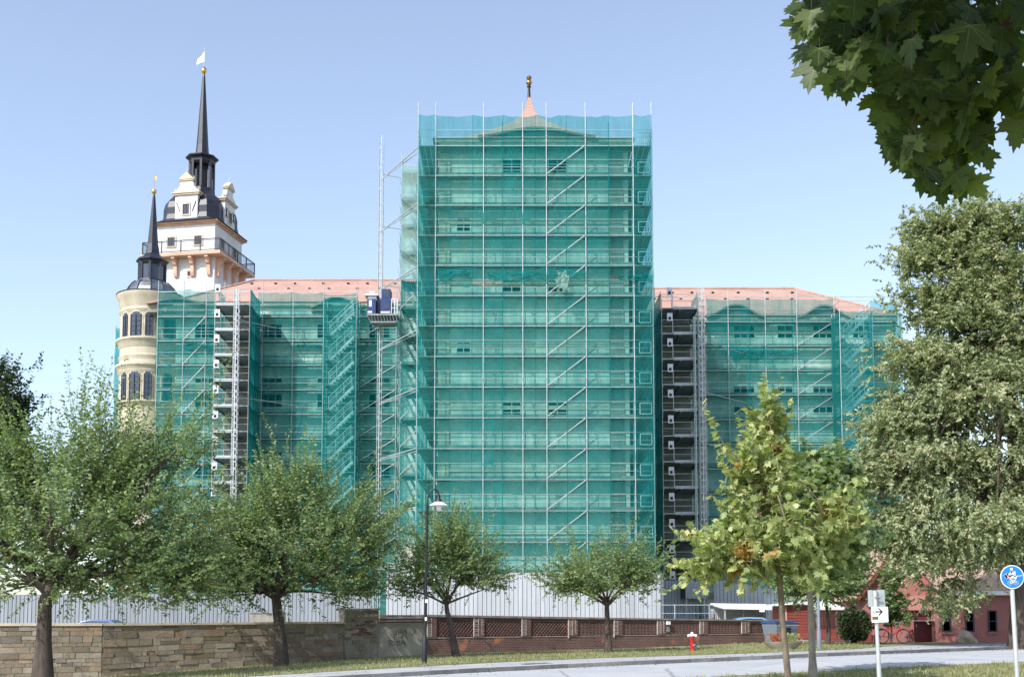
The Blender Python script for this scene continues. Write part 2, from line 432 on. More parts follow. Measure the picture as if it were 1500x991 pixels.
# ------------------------------------------------------------------ light
SUN = Vector((-.48, -.56, .67)).normalized()
w = bpy.data.worlds.new("World"); scene.world = w; w.use_nodes = True
nt = w.node_tree; nt.nodes.clear()
wo = N(nt, "ShaderNodeOutputWorld"); bg = N(nt, "ShaderNodeBackground"); sky = N(nt, "ShaderNodeTexSky")
sky.sky_type = 'NISHITA'; sky.sun_disc = False
sky.sun_elevation = math.asin(SUN.z); sky.sun_rotation = math.atan2(SUN.x, SUN.y) % (2*math.pi)
sky.air_density = 1.0; sky.dust_density = 1.2; sky.ozone_density = 2.6; sky.altitude = 100
bg.inputs[1].default_value = .15
hs = N(nt, "ShaderNodeHueSaturation"); hs.inputs["Saturation"].default_value = .77; hs.inputs["Value"].default_value = .98
nt.links.new(sky.outputs[0], hs.inputs["Color"]); nt.links.new(hs.outputs[0], bg.inputs[0]); nt.links.new(bg.outputs[0], wo.inputs[0])
sl = bpy.data.lights.new("sun", 'SUN'); sl.energy = 3.0; sl.angle = R(.53); sl.color = (1, .965, .91)
so = link(bpy.data.objects.new("sun", sl)); so.location = (-60, -30, 90)
so.rotation_euler = (-SUN).to_track_quat('-Z', 'Y').to_euler()
scene.view_settings.view_transform = 'Standard'; scene.view_settings.look = 'None'
scene.view_settings.exposure = .9; scene.view_settings.gamma = 1; scene.view_settings.use_curve_mapping = False
scene.cycles.transparent_max_bounces = 24
scene.cycles.max_bounces = 8; scene.cycles.diffuse_bounces = 4
scene.cycles.use_denoising = True
# ------------------------------------------------------------------ ground, road, pavement
def struct(o): o["kind"] = "structure"; return o
xs = np.concatenate([[-3000, -800, -300, -150], np.linspace(-90, 90, 121), [150, 300, 800, 3000]])
ys = np.concatenate([[-800, -200, -60], np.linspace(-20, 140, 107), [250, 600, 3000]])
mb = MB(); mb.grid([[(x, y, float(g(x, y)) - .13) for y in ys] for x in xs])
struct(mb.build("ground", M['grass'], smooth=True))

def poly_world(pxs, off=0): return [atg(a, b, off) for a, b in pxs]
def resample(pts, n):
    pts = [Vector((p.x, p.y)) for p in pts]
    s = [0]
    for a, b in zip(pts, pts[1:]): s.append(s[-1] + (b-a).length)
    out = []
    t = np.linspace(0, s[-1], n)
    X = np.interp(t, s, [p.x for p in pts]); Y = np.interp(t, s, [p.y for p in pts])
    k = max(1, n//24)
    ker = np.ones(2*k+1)/(2*k+1)
    def sm(a): return np.concatenate([a[:k], np.convolve(a, ker, 'valid'), a[-k:]])
    return list(zip(sm(X), sm(Y)))
def ext(pts, a, b):
    d0 = (pts[0]-pts[1]).normalized(); d1 = (pts[-1]-pts[-2]).normalized()
    return [pts[0]+d0*a] + pts + [pts[-1]+d1*b]
kerb_px = [(400, 996), (560, 985.5), (600, 983), (730, 977), (850, 971.3), (960, 966), (1080, 961.5), (1200, 957), (1330, 951.5), (1500, 945.5)]
walk_px = [(400, 988), (560, 980), (640, 974), (730, 968.5), (850, 964), (960, 960), (1080, 956.5), (1180, 953.7), (1255, 951), (1285, 946), (1340, 943.5), (1500, 941.5)]
near_px = [(900, 998), (1000, 993), (1162, 983.5), (1260, 980), (1363, 976), (1500, 969)]
NS = 160
kerb = resample(ext(poly_world(kerb_px), 30, 40), NS)
walk = resample(ext(poly_world(walk_px), 30, 40), NS)
near = resample(ext(poly_world(near_px, -.13), 30, 50), NS)
def strip(A, B, n, off):
    return [[(a[0]+(b[0]-a[0])*t, a[1]+(b[1]-a[1])*t, float(g(a[0]+(b[0]-a[0])*t, a[1]+(b[1]-a[1])*t)) + off) for t in np.linspace(0, 1, n)] for a, b in zip(A, B)]
mb = MB(); mb.grid(strip(near, kerb, 14, -.122)); struct(mb.build("road", M['asphalt'], smooth=True))
# pale worn seams along the road
kdir = []
for i in range(NS):
    a = Vector(kerb[max(0, i-1)]); b = Vector(kerb[min(NS-1, i+1)]); d = (b-a).normalized(); kdir.append(Vector((-d.y, d.x)))
kin = [(k[0]+n.x*.16, k[1]+n.y*.16) for k, n in zip(kerb, kdir)]
mb = MB()
# kerb stones one by one (about a metre each) with small joints
acc = [0]
for a, b in zip(kerb, kerb[1:]): acc.append(acc[-1] + (Vector(b)-Vector(a)).length)
tot = acc[-1]; pos = 0
def along(line, t):
    return (float(np.interp(t, acc, [p[0] for p in line])), float(np.interp(t, acc, [p[1] for p in line])))
while pos < tot - 1.1:
    L_ = 1.0; a0, a1 = along(kerb, pos+.008), along(kerb, pos+L_-.008); b0, b1 = along(kin, pos+.008), along(kin, pos+L_-.008)
    dz = random.uniform(-.008, .008)
    vs = []
    for (x, y) in (a0, a1, b1, b0): vs.append((x, y, float(g(x, y)) - .2))
    for (x, y) in (a0, a1, b1, b0): vs.append((x, y, float(g(x, y)) + .006 + dz))
    mb.add(vs, [(0,3,2,1),(4,5,6,7),(0,1,5,4),(1,2,6,5),(2,3,7,6),(3,0,4,7)])
    pos += L_
struct(mb.build("kerb", M['kerb']))
mb = MB(); mb.grid(strip(kin, walk, 6, -.004)); struct(mb.build("pavement", M['paving'], smooth=True))
back = [(x - 6, y + 13) for x, y in walk]
mb = MB(); mb.grid(strip(walk, back, 12, .004)); struct(mb.build("verge", M['grass'], smooth=True))

# short grass on the verge and on the near side of the road
def tufts(name, pts, hmin, hmax, off):
    P = []; D = []; Nn = []; L_ = []
    for x, y in pts:
        z = float(g(x, y)) + off
        for _ in range(3):
            P.append((x+rng.normal()*.03, y+rng.normal()*.03, z))
            D.append((rng.normal()*.35, rng.normal()*.35, 1)); Nn.append((rng.normal(), rng.normal(), .2)); L_.append(rng.uniform(hmin, hmax))
    o = leaf_mesh(name, P, D, Nn, L_, [(-.12, 0, 0), (.12, 0, 0), (.05, .6, .05), (0, 1, .2)], [(0, 1, 2, 3)], M['blade'], None)
    o["kind"] = "stuff"; return o
pts = []
for i in range(NS-1):
    a = walk[i]; 
    if not (-24 < a[0] < 24): continue
    for _ in range(170):
        t = rng.random()**1.4; f = rng.random()
        x = walk[i][0]*(1-f)+walk[i+1][0]*f; y = walk[i][1]*(1-f)+walk[i+1][1]*f
        X_, Y_ = x - 4.2*t, y + 9.0*t
        if X_ > 16.5: continue
        pts.append((X_, Y_))
tufts("grass", pts, .04, .12, .003)
pts = []
while len(pts) < 9000:
    x, y = rng.uniform(2, 18), rng.uniform(20, 36)
    n_ = [(abs(q[0]-x), q[1]) for q in near]
    if y < min(n_)[1] - .05 - abs(rng.normal()*.25): pts.append((x, y))
tufts("grass", pts, .05, .14, -.13)

# dry leaves in the gutter and on the pavement
P = []; D = []; Nn = []
for _ in range(900):
    i = rng.integers(0, NS-1); f = rng.random(); k = kerb[i]; k2 = kerb[i+1]
    o = -abs(rng.normal())*.5-.02 if rng.random() < .6 else rng.uniform(.2, 2.4)
    x = k[0]+(k2[0]-k[0])*f+kdir[i].x*o; y = k[1]+(k2[1]-k[1])*f+kdir[i].y*o
    P.append((x, y, float(g(x, y)) + (-.117 if o < 0 else .003))); D.append((rng.normal(), rng.normal(), .12*rng.random())); Nn.append((rng.normal()*.3, rng.normal()*.3, 1))
o = leaf_mesh("leaf_litter", P, D, Nn, rng.uniform(.05, .12, len(P)), [(0, 0, 0), (.3, .45, .1), (0, 1, 0), (-.3, .45, .1)], [(0, 1, 2, 3)], leafmat("dry_leaf", [(0, (.12, .08, .03)), (.6, (.25, .17, .06)), (1, (.20, .22, .07))], .2), None)
o["kind"] = "stuff"

# drain grate in the pavement edge
c = atg(786, 971.5, -.004)
t = thing("drain_grate", "dark iron drain grate set in the pavement beside the kerb", "drain grate", c, R(33))
m1 = MB(); m1.box((-.55, -.18, .004), (.55, -.15, .02)); m1.box((-.55, .15, .004), (.55, .18, .02)); m1.box((-.55, -.15, .004), (-.5, .15, .02)); m1.box((.5, -.15, .004), (.55, .15, .02))
m1.build("frame", M['steel_dark'], t, local=True)
m1 = MB()
for k in range(11): m1.box((-.46+k*.09, -.149, .003), (-.42+k*.09, .149, .016))
m1.box((-.499, -.149, -.03), (.499, .149, -.001+.003))
m1.build("grille", M['dark'], t, local=True)

# ------------------------------------------------------------------ walls along the street
class WallFrame:
    """local frame of a straight wall: s along, d towards the street, h 0..1 from base to top"""
    def __init__(s, A, B, topA, topB, sink=.35):
        s.A = Vector((A[0], A[1])); s.B = Vector((B[0], B[1])); s.L = (s.B-s.A).length
        s.rz = math.atan2(s.B.y-s.A.y, s.B.x-s.A.x); s.ta, s.tb = topA, topB; s.sink = sink
        s.za, s.zb = float(g(*A)), float(g(*B)); s.loc = (A[0], A[1], s.za)
    def p(s, x, d, h):
        t = x/s.L; b = s.za+(s.zb-s.za)*t; tp = s.ta+(s.tb-s.ta)*t
        return (x, -d, b + (tp-b)*h - s.za)
    def box(s, mb, x0, x1, d0, d1, h0, h1):
        vs = [s.p(x0, d0, h0), s.p(x1, d0, h0), s.p(x1, d1, h0), s.p(x0, d1, h0), s.p(x0, d0, h1), s.p(x1, d0, h1), s.p(x1, d1, h1), s.p(x0, d1, h1)]
        mb.add(vs, [(0,1,2,3),(7,6,5,4),(0,4,5,1),(1,5,6,2),(2,6,7,3),(3,7,4,0)])
    def at_px(s, px):                   # s coordinate where the wall crosses a column of the photograph
        best = min(np.linspace(-30, 60, 4001), key=lambda q: abs(CXP + FPX*.998*((s.A.x+math.cos(s.rz)*q)/(s.A.y+math.sin(s.rz)*q)) - px))
        return float(best)
PA, PB, PC = atg(149, 990), atg(553, 962), atg(622, 958.3)
dirA = (PA-PB).normalized()
P0 = Vector((PA.x-16*math.cos(R(14)), PA.y - 16*math.sin(R(14)), 0))

def ashlar(wf, x0, x1, name, parent, seed, hsc=1.0, rough=.012, top=1.0):
    rr = random.Random(seed)
    mb = MB(); h = -.12; H = (wf.ta-wf.za + wf.tb-wf.zb)/2
    while h < top:
        ch = rr.uniform(.17, .34)*hsc/H
        if h + ch > top - .06: ch = top - h
        x = x0 - rr.uniform(0, .4)
        while x < x1:
            bl = rr.uniform(.35, 1.15)*hsc
            if rr.random() < .12: bl *= .5
            a, b = max(x, x0), min(x+bl, x1)
            if b - a > .04:
                o = rr.uniform(-rough, rough*1.6)
                if rr.random() < .22 and ch*H > .24:
                    mid = h + ch*rr.uniform(.4, .6)
                    wf.box(mb, a+.009, b-.009, .0, .03+o, h+.008/H, mid-.006/H)
                    wf.box(mb, a+.009, b-.009, .0, .03+rr.uniform(-rough, rough), mid+.006/H, h+ch-.008/H)
                else:
                    wf.box(mb, a+.009, b-.009, .0, .03+o, h+.008/H, h+ch-.008/H)
            x += bl
        h += ch
    return mb.build(name, M['stone'], parent, local=True)

# long sandstone wall (two straight runs: one bends away beyond the left edge)
K1 = at(500, 912.5, atg(500, 965.5).y); topB = zat(912.5, PB.y-.6); topA = zat(916, PA.y)
PM = atg(503, 965.3)
wf = WallFrame((PA.x, PA.y), (PM.x, PM.y), topA, topB)
t = thing("stone_wall", "long low wall of brown sandstone blocks behind the two largest street trees", "wall", wf.loc, wf.rz)
mb = MB(); wf.box(mb, -.0, wf.L, -.45, .012, -.15, 1); mb.build("core", M['mortar'], t, local=True)
ashlar(wf, 0, wf.L, "facing", t, 3, .82, .018)
mb = MB(); x = 0
while x < wf.L:
    wf.box(mb, x+.004, min(x+1.1, wf.L)-.004, -.52, .09, 1.002, 1.055); x += 1.1
mb.build("coping", M['stone_trim'], t, local=True)
wf0 = WallFrame((P0.x, P0.y), (PA.x-.01, PA.y-.003), topA, topA)
t = thing("stone_wall", "stretch of sandstone wall at the far left edge behind the thick trunk", "wall", wf0.loc, wf0.rz)
mb = MB(); wf0.box(mb, 0, wf0.L, -.45, .012, -.15, 1); mb.build("core", M['mortar'], t, local=True)
ashlar(wf0, 0, wf0.L, "facing", t, 5, .82, .018)
mb = MB(); x = 0
while x < wf0.L:
    wf0.box(mb, x+.004, min(x+1.1, wf0.L)-.004, -.52, .09, 1.002, 1.055); x += 1.1
mb.build("coping", M['stone_trim'], t, local=True)
# rough taller pier of the wall
wfp = WallFrame((PM.x+.01, PM.y+.005), (PB.x, PB.y), zat(894, PM.y), zat(893, PB.y))
t = thing("stone_pier", "rough taller end of the stone wall patched with small blocks and brick", "wall", wfp.loc, wfp.rz)
mb = MB(); wfp.box(mb, 0, wfp.L, -.5, .03, -.15, 1); mb.build("core", M['mortar'], t, local=True)
q = ashlar(wfp, 0, wfp.L, "facing", t, 11, .55, .03)
rr = random.Random(4)
for k in range(22):
    x = rr.uniform(.1, wfp.L-.4); h = rr.uniform(.45, .8); mb = MB(); wfp.box(mb, x, x+.22, 0, .062+.001*k, h, h+.035)
    mb.build("patch_brick", M['brick'], t, local=True)
mb = MB(); wfp.box(mb, -.05, wfp.L+.05, -.55, .12, 1.002, 1.04); mb.build("coping", M['coping'], t, local=True)

# rendered section with spray paint
wfr = WallFrame((PB.x+.02, PB.y+.01), (PC.x, PC.y), zat(900, PB.y), zat(900, PC.y))
t = thing("rendered_wall", "grey rendered wall section with black spray paint scrawl left of the lamp post", "wall", wfr.loc, wfr.rz)
mb = MB(); wfr.box(mb, 0, wfr.L, -.4, .0, -.15, .80); mb.build("panel", M['render'], t, local=True)
mb = MB(); wfr.box(mb, 0, wfr.L, -.4, .05, .803, .865); wfr.box(mb, 0, wfr.L, -.4, .09, .868, .93); mb.build("brick_course", M['brick'], t, local=True)
mb = MB(); wfr.box(mb, 0, wfr.L, -.4, .055, .842, .862); wfr.box(mb, 0, wfr.L, -.4, .096, .908, .926); mb.build("pale_course", M['mortar_line'], t, local=True)
mb = MB(); wfr.box(mb, -.02, wfr.L+.02, -.5, .16, .935, 1.0); mb.build("coping", M['coping'], t, local=True)
def strokes(mb, lines, f, wd=.022, th=.004):
    """flat painted strokes: polylines in the (x, h) plane of a surface, f maps (x, y, off)"""
    for ln in lines:
        for (x0, y0), (x1, y1) in zip(ln, ln[1:]):
            dx, dy = x1-x0, y1-y0; l = math.hypot(dx, dy)
            if l < 1e-6: continue
            nx, ny = -dy/l*wd/2, dx/l*wd/2; ex, ey = dx/l*wd*.4, dy/l*wd*.4
            poly = [(x0-ex+nx, y0-ey+ny), (x1+ex+nx, y1+ey+ny), (x1+ex-nx, y1+ey-ny), (x0-ex-nx, y0-ey-ny)]
            mb.prism(poly, lambda a, b: f(a, b, .0015), lambda a, b: f(a, b, th))
LL = wfr.L
def gf(x, y, o): return wfr.p(x*LL, o, y*.8)
# coordinates read off the photograph's panel: x 0..1 across, y 0..1 up
G = lambda pts: [((a-110)/545, 1-(b-265)/400) for a, b in pts]
lines = [G([(300,345),(310,400),(298,405),(330,402)]), G([(330,335),(318,400)]), G([(325,372),(352,370)]), G([(352,335),(345,400)]),
         G([(360,400),(375,335),(395,400)]), G([(365,375),(392,375)]), G([(400,335),(402,402)]), G([(400,368),(425,362)]), G([(430,332),(425,400)]),
         G([(440,345),(436,395)]), G([(470,345),(480,385),(500,408),(530,392),(552,358),(540,345),(510,350),(480,340)]),
         G([(300,405),(292,470)]), G([(345,402),(350,440),(390,432),(395,470)]), G([(385,415),(375,450)]), G([(425,400),(440,440),(455,465)]),
         G([(245,470),(240,540)]), G([(228,480),(250,468),(275,480),(262,505),(245,510),(290,540)]), G([(300,480),(292,520),(315,528),(322,490),(300,480)]),
         G([(335,540),(335,478),(360,488),(340,506),(365,525),(338,532)]), G([(375,530),(395,475),(415,530)]), G([(380,508),(415,505)]), G([(412,500),(430,530),(415,545),(418,560)]), G([(405,470),(420,505)])]
mb = MB(); strokes(mb, lines, gf, wd=.009)
# f maps panel units, so widths differ along x and y; rebuild with real metres
mb = MB()
def gm(x, y, o): return wfr.p(x, o, y)
HH = (wfr.ta - wfr.za)
def gmm(x, y, o): return wfr.p(x, o, y/HH)
strokes(mb, [[(a*LL, b*.8*HH) for a, b in ln] for ln in lines], gmm, wd=.020)
mb.build("graffiti", M['paint_black'], t, local=True)

# red brick wall with panels
PD = atg(1150, 940.5)
wb = WallFrame((PC.x+.02, PC.y+.01), (PD.x, PD.y), zat(899.5, PC.y), zat(908, PD.y))
t = thing("brick_wall", "low dark red brick wall with patterned panels and pale jointed piers", "wall", wb.loc, wb.rz)
mb = MB(); wb.box(mb, 0, wb.L, -.36, 0, -.15, .42); mb.build("plinth", M['brick'], t, local=True)
mb = MB(); wb.box(mb, 0, wb.L, -.36, -.05, .42, .93); mb.build("panel_back", M['brick_dark'], t, local=True)
mb = MB(); wb.box(mb, 0, wb.L, -.36, .0, .84, .942); mb.build("top_course", M['brick_dark'], t, local=True)
mb = MB(); wb.box(mb, -.05, wb.L, -.42, .07, .945, 1.0); mb.build("coping", M['coping'], t, local=True)
mb = MB(); wb.box(mb, .02, wb.L, -.05, .02, .408, .421); mb.build("ledge", M['mortar_line'], t, local=True)
piers = [(626, 640), (694, 709), (764, 777), (832, 845), (898, 910), (961, 973), (1023, 1035), (1084, 1096), (1124, 1134)]
ps = [(wb.at_px(a), wb.at_px(b)) for a, b in piers]
for k, (a, b) in enumerate(ps):
    mb = MB(); wb.box(mb, a, b, -.051, .045, .43, .94); q = mb.build("pier", M['brick'], t, local=True)
    mb = MB(); wd = b-a
    wb.box(mb, a-.012, a+.02, .0, .056, .36 if k in (3, 4) else .44, .93)
    wb.box(mb, a+wd*.42, a+wd*.46, .0, .052, .45, .92)
    if k % 2: wb.box(mb, a+wd*.74, a+wd*.78, .0, .052, .5, .92)
    n = 11
    for j in range(n):
        if k % 3 == 1 and j % 3 == 2: continue
        h = .46+.45*j/n; wb.box(mb, a+.02, a+wd*.42, .0, .050, h, h+.010)
        if k % 2 and j % 2: wb.box(mb, a+wd*.78, b, .0, .050, h, h+.010)
    mb.build("joint_lines", M['mortar_line'], q, local=True)
H_ = (wb.ta-wb.za + wb.tb-wb.zb)/2
rr = random.Random(9)
for k in range(len(ps)-1):
    a, b = ps[k][1]+.03, ps[k+1][0]-.03
    mb = MB()
    h0, h1 = .45, .838
    if k in (0, 1, 2, 7):               # slanted lattice
        st = .17; hh = (h1-h0)*H_; n = int((b-a+hh)/st)+2
        for i in range(n):
            for sg in (1, -1):
                x0 = a + i*st - (hh if sg > 0 else 0); x1 = x0 + hh*sg if sg > 0 else x0 - hh
                p = [(x0, 0.0), (x1, hh)]
                # clip to the panel
                (u0, v0), (u1, v1) = p
                if u0 > u1: u0, v0, u1, v1 = u1, v1, u0, v0
                if u1 <= a or u0 >= b or u1-u0 < 1e-6: continue
                if u0 < a: v0 += (v1-v0)*(a-u0)/(u1-u0); u0 = a
                if u1 > b: v1 = v0 + (v1-v0)*(b-u0)/(u1-u0); u1 = b
                if abs(u1-u0) < .05: continue
                dn = .03/1.414
                poly = [(u0-dn*.0, v0+dn), (u0, v0-dn), (u1, v1-dn), (u1, v1+dn)]
                dd = .0 if sg > 0 else -.012
                mb.prism([(q, v) for q, v in poly], lambda q, v: wb.p(q, -.051, h0+v/H_), lambda q, v: wb.p(q, -.008+dd, h0+v/H_))
    else:                                # stepped brick grid
        st = .2; i = 0
        x = a
        while x < b-.05:
            wb.box(mb, x, min(x+.07, b), -.051, -.018, h0, h1); x += st
        for j in range(5):
            h = h0 + (h1-h0)*(j+.2)/5; wb.box(mb, a, b, -.051, -.024, h, h+.05)
    mb.build("lattice_panel", M['brick'], t, local=True)
# small meter box on the wall
s0 = wb.at_px(974); 
m1 = MB(); wb.box(m1, s0, s0+.2, .046, .14, .78, .90); m1.build("junction_box", M['white'], t, local=True)
m1 = MB(); wb.box(m1, s0+.05, s0+.24, -.1, .03, .52, .72); m1.build("dark_hatch", M['steel_dark'], t, local=True)

# ------------------------------------------------------------------ street lamp
b = atg(622, 972); Ht = zat(714, b.y)
lean = Vector((.012, 0, 1))
t = thing("street_lamp", "tall black lamp post with curved arm and white flared shade", "street lamp", b)
mb = MB(); mb.lathe(b, [(.085, -.1), (.085, .9), (.07, .92), (.07, 1.0), (.055, 1.05)], 14); 
mb.tube([b+lean*z for z in (1.0, 2.5, 4.0, Ht-b.z-.55)], [.055, .05, .045, .04], 10); mb.build("pole", M['black_metal'], t, smooth=True)
top = b+lean*(Ht-b.z-.55)
mb = MB(); mb.tube([top, top+Vector((.015, 0, .22)), top+Vector((.06, 0, .38)), top+Vector((.14, 0, .47)), top+Vector((.23, 0, .50)), top+Vector((.32, 0, .47)), top+Vector((.37, 0, .40)), top+Vector((.385, 0, .28))], .026, 8)
mb.build("arm", M['black_metal'], t, smooth=True)
lc = top+Vector((.385, 0, 0))
mb = MB(); mb.lathe(lc, [(.0, .33), (.05, .32), (.06, .20), (.10, .13), (.12, .06)], 16); mb.build("lamp_housing", M['black_metal'], t, smooth=True)
mb = MB(); mb.lathe(lc, [(.11, .07), (.20, .02), (.31, -.04), (.32, -.06), (.30, -.07), (.17, -.08), (.10, -.10)], 24); mb.build("lamp_shade", M['lens'], t, smooth=True)
mb = MB(); mb.lathe(lc, [(.095, -.10), (.085, -.19), (.05, -.24), (0, -.25)], 16); mb.build("lamp_bowl", M['lens'], t, smooth=True)
for z in (1.52, 2.12):
    mb = MB(); q = b+lean*z; mb.cbox((q.x+.02, q.y-.058, q.z), (.07, .012, .11)); mb.build("number_plate", M['white'], t)

# second plain pole beside the red shed
b = atg(1200, 951)
t = thing("lamp_post", "plain grey lamp post standing by the red timber shed", "lamp post", b)
Ht = zat(815, b.y)+1.3
mb = MB(); mb.lathe(b, [(.09, -.1), (.09, .75), (.06, .8), (.055, 3.0), (.045, Ht-b.z)], 12); mb.build("pole", M['plastic_grey'], t, smooth=True)
mb = MB(); mb.lathe(b, [(.0, Ht-b.z+.45), (.16, Ht-b.z+.38), (.20, Ht-b.z+.3), (.13, Ht-b.z), (.0, Ht-b.z-.01)], 14); mb.build("lantern", M['lens'], t, smooth=True)

# ------------------------------------------------------------------ hydrant
b = atg(1014, 952.5)
t = thing("fire_hydrant", "red pillar fire hydrant with white cap on the grass before the brick wall", "fire hydrant", b)
k = (zat(925, b.y)-b.z)/.95
L_ = [(.0, -.05), (.12, -.05), (.12, .05), (.085, .06), (.085, .62), (.095, .64), (.095, .72), (.08, .74)]
mb = MB(); mb.lathe(b, [(r, z*k) for r, z in L_], 16); mb.build("barrel", M['red'], t, smooth=True)
mb = MB(); mb.lathe(b, [(.085, .74*k), (.13, .75*k), (.12, .83*k), (.06, .87*k), (.05, .95*k), (0, .96*k)], 16); mb.build("cap", M['white'], t, smooth=True)
for sx in (-1, 1):
    mb = MB(); mb.tube([b+Vector((sx*.09, -.02, .78*k)), b+Vector((sx*.19, -.04, .76*k))], [.055, .06], 10); mb.build("top_outlet", M['white'], t)
mb = MB(); mb.tube([b+Vector((.05, -.05, .28*k)), b+Vector((.13, -.14, .26*k))], [.065, .07], 10); mb.build("outlet_cap", M['plastic_grey'], t)

# ------------------------------------------------------------------ waste container
b = atg(1143, 946); 
t = thing("waste_container", "grey wheeled waste container with blue lid beside the red shed", "container", b, R(28))
mb = MB()
def frus(mb, w0, d0, w1, d1, z0, z1, cx=0, cy=0):
    mb.add([(cx-w0/2, cy-d0/2, z0), (cx+w0/2, cy-d0/2, z0), (cx+w0/2, cy+d0/2, z0), (cx-w0/2, cy+d0/2, z0), (cx-w1/2, cy-d1/2, z1), (cx+w1/2, cy-d1/2, z1), (cx+w1/2, cy+d1/2, z1), (cx-w1/2, cy+d1/2, z1)],
           [(0,3,2,1),(4,5,6,7),(0,1,5,4),(1,2,6,5),(2,3,7,6),(3,0,4,7)])
frus(mb, 1.05, .8, 1.3, 1.0, .16, 1.02); mb.build("tub", M['plastic_grey'], t, local=True, bevel=.03)
mb = MB(); mb.box((-.69, -.54, 1.025), (.69, .54, 1.09)); mb.box((-.62, -.3, 1.09), (.62, .45, 1.16)); mb.build("lid", M['blue_lid'], t, local=True, bevel=.03)
mb = MB(); mb.box((-.2, -.515, .45), (.2, -.47, .85)); mb.build("label_plate", M['black_metal'], t, local=True)
for sx in (-.45, .45):
    for sy in (-.3, .3):
        mb = MB(); mb.tube([(sx-.03, sy, .08), (sx+.03, sy, .08)], .085, 12); mb.build("wheel", M['rubber'], t, local=True)
mb = MB(); mb.tube([(-.6, -.56, .95), (.6, -.56, .95)], .02, 6); mb.build("handle", M['steel'], t, local=True)

# ------------------------------------------------------------------ planter
b = atg(1147, 950.5)
t = thing("flower_planter", "wide shallow concrete planter with red and green plants by the pavement", "planter", b)
mb = MB(); mb.lathe(b, [(.0, -.02), (.48, -.02), (.5, .03), (.78, .26), (.80, .32), (.72, .32), (.66, .24), (0, .24)], 24, sy=.7); mb.build("bowl", M['concrete'], t, smooth=True)
for nm, col, cx_, n in (("red_flowers", M['flower'], -.28, 240), ("green_plants", M['leaf_maple'], .3, 300)):
    P = []; D = []
    for _ in range(n):
        a = rng.normal(size=2)*(.16, .14); h = rng.uniform(.22, .62)
        P.append(b+Vector((cx_+a[0], a[1], h))); D.append((a[0]*3+rng.normal()*.4, a[1]*3+rng.normal()*.4, .7+rng.normal()*.3))
    q = leaf_mesh(nm, P, D, rng.normal(size=(n, 3))+[0, -.3, 1], rng.uniform(.06, .13, n), [(0,0,0),(.3,.45,.08),(0,1,0),(-.3,.45,.08)], [(0,1,2,3)], col, t); q['kind'] = 'stuff'

# ------------------------------------------------------------------ signs on the near side of the road
def post_sign_base(px0, py0, px1, py1, Y):
    top = at(px0, py0, Y); q = at(px1, py1, Y); d = (q-top)
    k = (top.z - (float(g(q.x, Y))-.13)) / (top.z-q.z)
    return top, top + d*k
Y = 26.0
top, foot = post_sign_base(1281.5, 864, 1288, 991, Y)
t = thing("road_sign", "grey post with a small white arrow sign and a second sign seen from behind", "sign", foot)
ax = (top-foot).normalized()
mb = MB(); mb.tube([foot-ax*.2, foot+ax*.9], .052, 14); mb.tube([foot+ax*.9, top], .042, 14); mb.build("post", M['zinc'], t, smooth=True)
mb = MB(); mb.tube([top, top+ax*.015], .046, 14); mb.build("cap", M['black_metal'], t, smooth=True)
rx = Vector((1, .0, -.0)); rx = (rx - ax*rx.dot(ax)).normalized()
def plate(mb, c, w_, h_, y0, y1, r=.02):
    pts = []
    for cx_, cy_, a0 in ((w_/2-r, h_/2-r, 0), (-w_/2+r, h_/2-r, 90), (-w_/2+r, -h_/2+r, 180), (w_/2-r, -h_/2+r, 270)):
        for k in range(4): a = R(a0+30*k); pts.append((cx_+r*math.cos(a), cy_+r*math.sin(a)))
    f = lambda o: (lambda a, b: c + rx*a + ax*b + Vector((0, o, 0)))
    mb.prism(pts, f(y0), f(y1))
c1 = at(1285, 875.5, Y)
mb = MB(); plate(mb, c1, .38, .38, .055, .066); q = mb.build("rear_plate", M['steel'], t); q["label"] = "grey back of a square sign"
mb = MB(); mb.bar(c1-rx*.07+ax*.02+Vector((0,.05,0)), c1+rx*.07+ax*.02+Vector((0,.05,0)), .03); mb.bar(c1-rx*.07+ax*.02+Vector((0,-.05,0)), c1+rx*.07+ax*.02+Vector((0,-.05,0)), .03); mb.build("clamp", M['steel_dark'], t)
c2 = at(1287.3, 899.5, Y)
mb = MB(); plate(mb, c2, .375, .355, -.075, -.062); sg = mb.build("arrow_plate", M['white'], t)
def sf(c, y0): return lambda a, b, o: c + rx*a + ax*b + Vector((0, y0-o, 0))
def S(px, py): return ((px-1287.3)*Y/FPX, (899.5-py)*Y/FPX)
mb = MB(); strokes(mb, [[S(1282, 895.3), S(1290.5, 895.3)], [S(1286, 890.6), S(1290.8, 895.3), S(1286, 900)]], sf(c2, -.075), wd=.027)
mb.build("arrow", M['dark'], sg)
mb = MB(); strokes(mb, [[S(1277.3, 895.8), S(1279.5, 893.4), S(1282, 894)], [S(1277.3, 895.8), S(1279.5, 897.6), S(1282, 896.8)]], sf(c2, -.075), wd=.010)
mb.build("arrow_outline", M['dark'], sg)
mb = MB(); strokes(mb, [[S(1278, 904.3), S(1283, 904.3)]], sf(c2, -.075), wd=.072, th=.003); mb.build("brown_symbol", M['brown'], sg)
mb = MB(); strokes(mb, [[S(1288.6, 901.8), S(1288.6, 906)], [S(1287.6, 902), S(1289.6, 902)], [S(1287.6, 906), S(1289.6, 906)], [S(1291.8, 902), S(1293.8, 902)], [S(1292, 902), S(1291.8, 906)]], sf(c2, -.075), wd=.011); mb.build("faint_lettering", M['faint'], sg)
mb = MB(); strokes(mb, [[S(1275.9, 911), S(1275.9, 888.4), S(1298.6, 888.4), S(1298.6, 910.6), S(1276, 910.6)]], sf(c2, -.075), wd=.006); mb.build("edge_line", M['faint'], sg)

